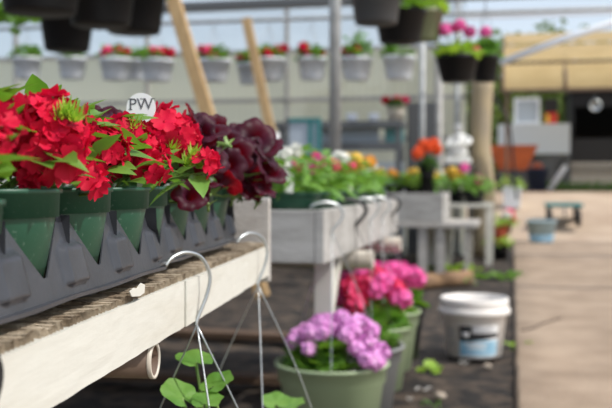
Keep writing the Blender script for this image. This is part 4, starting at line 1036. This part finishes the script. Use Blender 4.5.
# orange wheelbarrow
Yb = 16.3; w = aty(513, 190, Yb); gz = yz(w.x, Yb)
wb = thing('wheelbarrow', 'orange wheelbarrow parked in front of the white counter', 'wheelbarrow', (w.x, Yb, gz))
zt0 = aty(513, 146, Yb).z - gz; zb0 = aty(513, 170, Yb).z - gz
def barrow():
    mb = MB(); top = [(-.40, -.45), (.40, -.40), (.40, .40), (-.40, .45)]; bot = [(-.24, -.25), (.22, -.22), (.22, .22), (-.24, .25)]
    rings = [(bot, zb0, 1.0), (top, zt0, 1.0), (top, zt0, .95), (bot, zb0 + .02, .93)]; vs = []
    for ring, z, k in rings:
        for (x, y) in ring: vs.append((x * k, y * k, z))
    fs = [(0, 3, 2, 1)] + [(i * 4 + j, i * 4 + (j + 1) % 4, (i + 1) * 4 + (j + 1) % 4, (i + 1) * 4 + j) for i in range(3) for j in range(4)] + [(12, 13, 14, 15)]
    mb.add(vs, fs, False); return mb
barrow().build('tray', 'barrow', wb)
mb = MB(); mb.lathe([(.03, -.045), (.13, -.05), (.17, -.03), (.17, .03), (.13, .05), (.03, .045)], 24, Matrix.Translation((-.1, -.3, .17)) @ Matrix.Rotation(PI / 2, 4, 'Y'), cap1=True); mb.build('wheel', 'rubber', wb)
for sx in (-1, 1):
    mb = MB(); mb.tube([(sx * .05 - .1, -.32, .17), (sx * .16, 0, zb0 - .01), (sx * .26, .55, zb0 + .08)], .018, 8); mb.build('handle', 'darkgrey', wb)
    mb = MB(); mb.tube(smooth_pts([(sx * .17, .05, zb0 - .02), (sx * .2, .1, .15), (sx * .22, .12, 0)], 3), .018, 8); mb.build('leg', 'darkgrey', wb)
# white counter / tailgate behind
Yc = 18.4; xa, xb = aty(498, 140, Yc).x, aty(570, 140, Yc).x; za, zb_ = aty(530, 124, Yc).z, aty(530, 154, Yc).z; gz = .62
wc = thing('work_counter', 'pale blue white counter front below the trees', 'counter', ((xa + xb) / 2, Yc, gz))
mb = MB(); mb.box((0, 0, (za + zb_) / 2 - gz), (xb - xa, .04, za - zb_)); mb.build('front_panel', 'counter', wc)
mb = MB(); mb.box((0, .25, za - gz - .02), (xb - xa, .46, .04)); mb.build('counter_top', 'counter', wc)
mb = MB(); mb.box((0, .48, (zb_ - gz) / 2), (xb - xa, .03, zb_ - gz)); mb.build('back_panel', 'darkgrey', wc)
for sx in (-1, 1):
    for yy in (.02, .44):
        mb = MB(); mb.box((sx * ((xb - xa) / 2 - .04), yy, (zb_ - gz) / 2), (.06, .04, zb_ - gz)); mb.build('leg', 'darkgrey', wc)
w = aty(527, 110, Yc + .2); hh = za - aty(527, 98, Yc + .2).z
pn = thing('framed_pane', 'white framed glass pane standing on the pale counter', 'window frame', (w.x, Yc + .2, za))
hh = abs(hh); wd = 25 * Yc / F
for sx in (-1, 1):
    mb = MB(); mb.box((sx * (wd / 2 - .025), 0, hh / 2), (.05, .03, hh)); mb.build('stile', 'whitepl', pn)
for zz in (.025, hh - .025):
    mb = MB(); mb.box((0, 0, zz), (wd - .101, .03, .05)); mb.build('rail', 'whitepl', pn)
mb = MB(); mb.box((0, .0, hh / 2), (wd - .1, .006, hh - .1)); mb.build('pane', 'glasspane', pn)
w = aty(551, 105, Yc + .2); mb = MB(); hs = aty(551, 98, Yc + .2).z - za
sg = thing('red_toolbox', 'dark and red box with yellow front propped on the pale counter', 'box', (w.x, Yc + .25, za))
mb.box((0, 0, hs * .72), (.26, .16, hs * .5), bev=.01); mb.build('lid', 'shedblack', sg)
mb = MB(); mb.box((0, 0, hs * .23), (.22, .14, hs * .46), bev=.01); mb.build('body', 'redsign', sg)
mb = MB(); mb.box((-.06, -.074, hs * .22), (.07, .01, hs * .32)); mb.build('front_patch', 'yellow', sg)
# stuff under the counter
w = aty(537, 190, 17.2)
bn = thing('refuse_bin', 'dark navy bin standing right of the orange wheelbarrow', 'bin', (w.x, 17.2, .62)); hb_ = .38
mb = MB(); mb.lathe([(.15, 0), (.2, hb_), (.21, hb_), (.21, hb_ + .03), (.18, hb_ + .03), (.14, .02), (.001, .02)], 24); mb.build('bin_body', 'navy', bn)
mb = MB(); mb.lathe([(.001, -.10), (.06, -.08), (.11, -.02), (.11, .03), (.06, .09), (.001, .105)], 20, cap0=False); tag(mb.build('orange_ball', 'barrow', None, (w.x, 17.2, .62 + hb_ + .03)), 'orange ball resting in the dark navy bin', 'ball')
a = aty(549, 184, 17.0); b = aty(566, 166, 17.0)
mb = MB(); mb.tube([Vector((a.x, 17.0, .63)), Vector((a.x, 17.0, .63)).lerp(Vector((b.x, 17.0, b.z)), .5), Vector((b.x, 17.1, b.z))], .045, 10); tag(mb.build('pale_pipe', 'whitepl'), 'pale pipe leaning up from the ground in front of the black shed', 'pipe')
mb = MB(); w = aty(590, 185, 18.6); mb.box((0, 0, .27), (1.1, .05, .54)); mb.box((0, -.04, .50), (1.1, .05, .05)); mb.box((0, -.04, .06), (1.1, .05, .05)); tag(mb.build('board_fence', 'greywood', None, (w.x + .2, 18.6, .615)), 'low weathered board fence before the black shed', 'fence')
# black shed
Ys = 20.0; xs = aty(571, 140, Ys).x; zt_ = aty(590, 91, Ys).z
sh = thing('shed', 'tall black open fronted shed at the right edge', 'shed', (xs + 1.9, Ys + 1.2, .6))
H_ = zt_ - .6
mb = MB(); mb.box((0, 1.2, H_ / 2), (3.8, .06, H_)); mb.build('back_wall', 'shedblack', sh)
for sx in (-1, 1):
    mb = MB(); mb.box((sx * 1.87, 0, H_ / 2), (.06, 2.4, H_)); mb.build('side_wall', 'shedblack', sh)
mb = MB(); mb.box((0, 0, H_ + .03), (3.9, 2.6, .06)); mb.build('roof', 'shedblack', sh)
mb = MB(); mb.box((0, -1.18, H_ - .16), (3.7, .05, .32)); mb.build('fascia', 'shedblack', sh)
mb = MB(); mb.box((0, -1.1, H_ * .28), (3.7, .04, H_ * .5)); mb.build('lower_curtain', 'shedblack', sh)
w = aty(595, 106, Ys); ln = thing('shed_lamp', 'round pale lamp fixed high on the black shed front', 'lamp', (w.x, Ys - .05, w.z))
mb = MB(); mb.lathe([(.05, -.0), (.11, .06), (.12, .10), (.10, .10), (.05, .02), (.001, .02)], 20, Matrix.Rotation(PI / 2, 4, 'X') @ Matrix.Translation((0, 0, -.02))); mb.build('shade', 'steel', ln)
mb = MB(); mb.box((0, .03, .1), (.06, .06, .2)); mb.build('bracket', 'darkgrey', ln)
# tan awning, three lengths of corrugated sheet
Ya = 15.6
e0 = aty(503, 90, Ya); e1 = aty(640, 94, Ya); t0 = aty(503, 36, Ya + 2.2)
aw = thing('fibreglass_awning', 'tan corrugated awning roof on dark posts above the yard', 'awning', ((e0.x + 4.4), Ya + 1.1, .62 * .9))
def AL(x, y, z): return Vector((x - aw.location.x, y - aw.location.y, z - aw.location.z))
zE, zT = e0.z, t0.z; x0, x1 = e0.x, e0.x + 8.8
bands = [(0, .40), (.40, .72), (.72, 1.0)]
for bi, (v0, v1) in enumerate(bands):
    mb = MB(); n = 200
    def fn(u, v, o=0):
        t = v0 + (v1 - v0) * v; x = x0 + (x1 - x0) * u
        return AL(x, Ya + 2.2 * t * t, zE + (zT - zE) * t + .012 * math.sin(x * 2 * PI / .12) + .015 * bi)
    mb.grid(fn, n, 4); mb.build('roof_sheet', 'awning', aw)
for v in (0, .40, .72, 1.0):
    mb = MB(); yv = Ya + 2.2 * v * v; mb.box(AL((x0 + x1) / 2, yv - .03, zE + (zT - zE) * v - .02), (x1 - x0, .04, .05)); mb.build('purlin', 'rust', aw)
for px in (500, 563, 640, 720):
    x = aty(px, 90, Ya).x + .04
    mb = MB(); pts = [AL(x, Ya + 2.2 * t * t - .05, zE + (zT - zE) * t - .05) for t in (0, .25, .5, .75, 1)]; mb.tube(pts, .03, 6); mb.build('rafter', 'rust', aw)
for x in (x0 + 3.6, x0 + 8.7):
    for yy in (Ya, Ya + 2.2):
        g0 = yz(x, yy); zz = zE if yy == Ya else zT; mb = MB(); mb.box(AL(x, yy, (g0 + zz) / 2 - .02), (.08, .08, zz - g0)); mb.build('post', 'rust', aw)
for yy in (Ya, Ya + 2.2):
    x = x0 + .06; g0 = yz(x, yy); zz = zE if yy == Ya else zT
    mb = MB(); mb.box(AL(x, yy, (g0 + zz) / 2 - .02), (.05, .05, zz - g0)); mb.build('post', 'rust', aw)
# dark cord hanging down in front of the barrow
a = aty(488, 88, 12.9); b = aty(508, 122, 12.9); c_ = aty(513, 160, 12.9); d_ = aty(517, 200, 12.9)
d_.z = max(d_.z, yz(d_.x, 12.9) + .02)
mb = MB(); mb.tube(smooth_pts([a, b, c_, d_], 5), .016, 8); tag(mb.build('hanging_hose', 'rubber'), 'black hose hanging down in front of the orange wheelbarrow', 'hose')
# grass strip
r = random.Random(5); gm = MB()
for i in range(3500):
    x = r.uniform(.3, 7.5); y = r.uniform(17.35, 18.3); z = yz(x, y); h = r.uniform(.08, .24); a = r.uniform(0, 6.3); w_ = .014
    dx, dy = math.cos(a) * w_, math.sin(a) * w_; lx, ly = r.uniform(-.06, .06), r.uniform(-.06, .06)
    gm.add([(x - dx, y - dy, z), (x + dx, y + dy, z), (x + lx, y + ly, z + h)], [(0, 1, 2)], True)
tag(gm.build('grass', 'grass'), 'strip of green grass growing in front of the shed', 'grass', kind='stuff')
# trees beyond
def tree(x, y, h, R_, lab, seed, n=1500, lm='tree_leaf'):
    r = random.Random(seed); t = thing('leafy_tree', lab, 'tree', (x, y, .6), 0, 'trees beyond the yard')
    mb = MB(); mb.tube([(0, 0, -.02), (.1, 0, h * .35), (0, .1, h * .75)], [.14, .11, .05], 8); mb.build('trunk', 'bark2', t)
    mb = MB()
    for i in range(n):
        d = Vector((r.gauss(0, 1), r.gauss(0, 1), r.gauss(0, 1))).normalized() * (r.random() ** .45)
        bump = 1 + .3 * noise.noise(d * 2.5 + Vector((seed, 0, 0)))
        p_ = Vector((d.x * R_ * bump, d.y * R_ * bump, h * .52 + d.z * h * .5 * bump))
        X = Matrix.Translation(p_) @ Euler((r.uniform(0, 6), r.uniform(0, 6), r.uniform(0, 6))).to_matrix().to_4x4()
        leaf(mb, X, .26 * r.uniform(.6, 1.2), .14, 0, .3, nu=2)
    mb.build('crown', lm, t)
for (px, Y, h_, R_, lab) in ((497, 23.0, 3.6, 1.0, 'leafy tree left behind the pale counter'), (552, 24.2, 3.9, 1.05, 'leafy tree right behind the pale counter'), (594, 28, 4.4, 1.5, 'leafy tree behind the black shed'),
                             (430, 24.5, 3.4, 1.5, 'leafy tree seen through the end of the greenhouse wall'), (340, 24, 2.6, 1.2, 'leafy bush dimly seen through the middle of the greenhouse wall'), (524, 31, 4.8, 1.9, 'leafy tree farthest off, in the gap below the awning')):
    tree(aty(px, 110, Y).x, Y, h_, R_, lab, px)

# ================================================================== LIGHT, WORLD, CAMERA
sc = bpy.context.scene
sun = bpy.data.lights.new('sun', 'SUN'); sun.energy = 3.4; sun.angle = math.radians(.6); sun.color = (1, .97, .91)
so = bpy.data.objects.new('sun', sun); C.objects.link(so)
SD = Vector((.65, -.16, .75)).normalized(); so.rotation_euler = SD.to_track_quat('Z', 'Y').to_euler(); so.location = (4, 2, 6)
wd_ = bpy.data.worlds.new('sky'); sc.world = wd_; wd_.use_nodes = True; nt = wd_.node_tree; nt.nodes.clear()
ow = nt.nodes.new('ShaderNodeOutputWorld'); bg = nt.nodes.new('ShaderNodeBackground')
sk = nt.nodes.new('ShaderNodeTexSky'); sk.sky_type = 'NISHITA'; sk.sun_disc = False; sk.sun_elevation = math.asin(SD.z); sk.sun_rotation = math.atan2(SD.x, SD.y); sk.air_density = 1.0; sk.dust_density = 3.0; sk.ozone_density = 1.0
mx = nt.nodes.new('ShaderNodeMixRGB'); mx.inputs['Fac'].default_value = .45; mx.inputs['Color2'].default_value = (5.5, 5.9, 6.4, 1)
nt.links.new(sk.outputs[0], mx.inputs['Color1']); nt.links.new(mx.outputs[0], bg.inputs['Color']); bg.inputs['Strength'].default_value = .19
nt.links.new(bg.outputs[0], ow.inputs['Surface'])
cam = bpy.data.cameras.new('camera'); co = bpy.data.objects.new('camera', cam); C.objects.link(co)
co.location = (0, 0, CH); co.rotation_euler = (PI / 2 + PIT, 0, YAW)
cam.sensor_width = 36; cam.lens = 36 * F / 612; cam.clip_start = .02; cam.clip_end = 300
cam.dof.use_dof = True; cam.dof.focus_distance = .84; cam.dof.aperture_fstop = 7.8
sc.camera = co
sc.view_settings.view_transform = 'Standard'; sc.view_settings.look = 'None'; sc.view_settings.gamma = 1; sc.view_settings.use_curve_mapping = False
sc.view_settings.exposure = 0.0
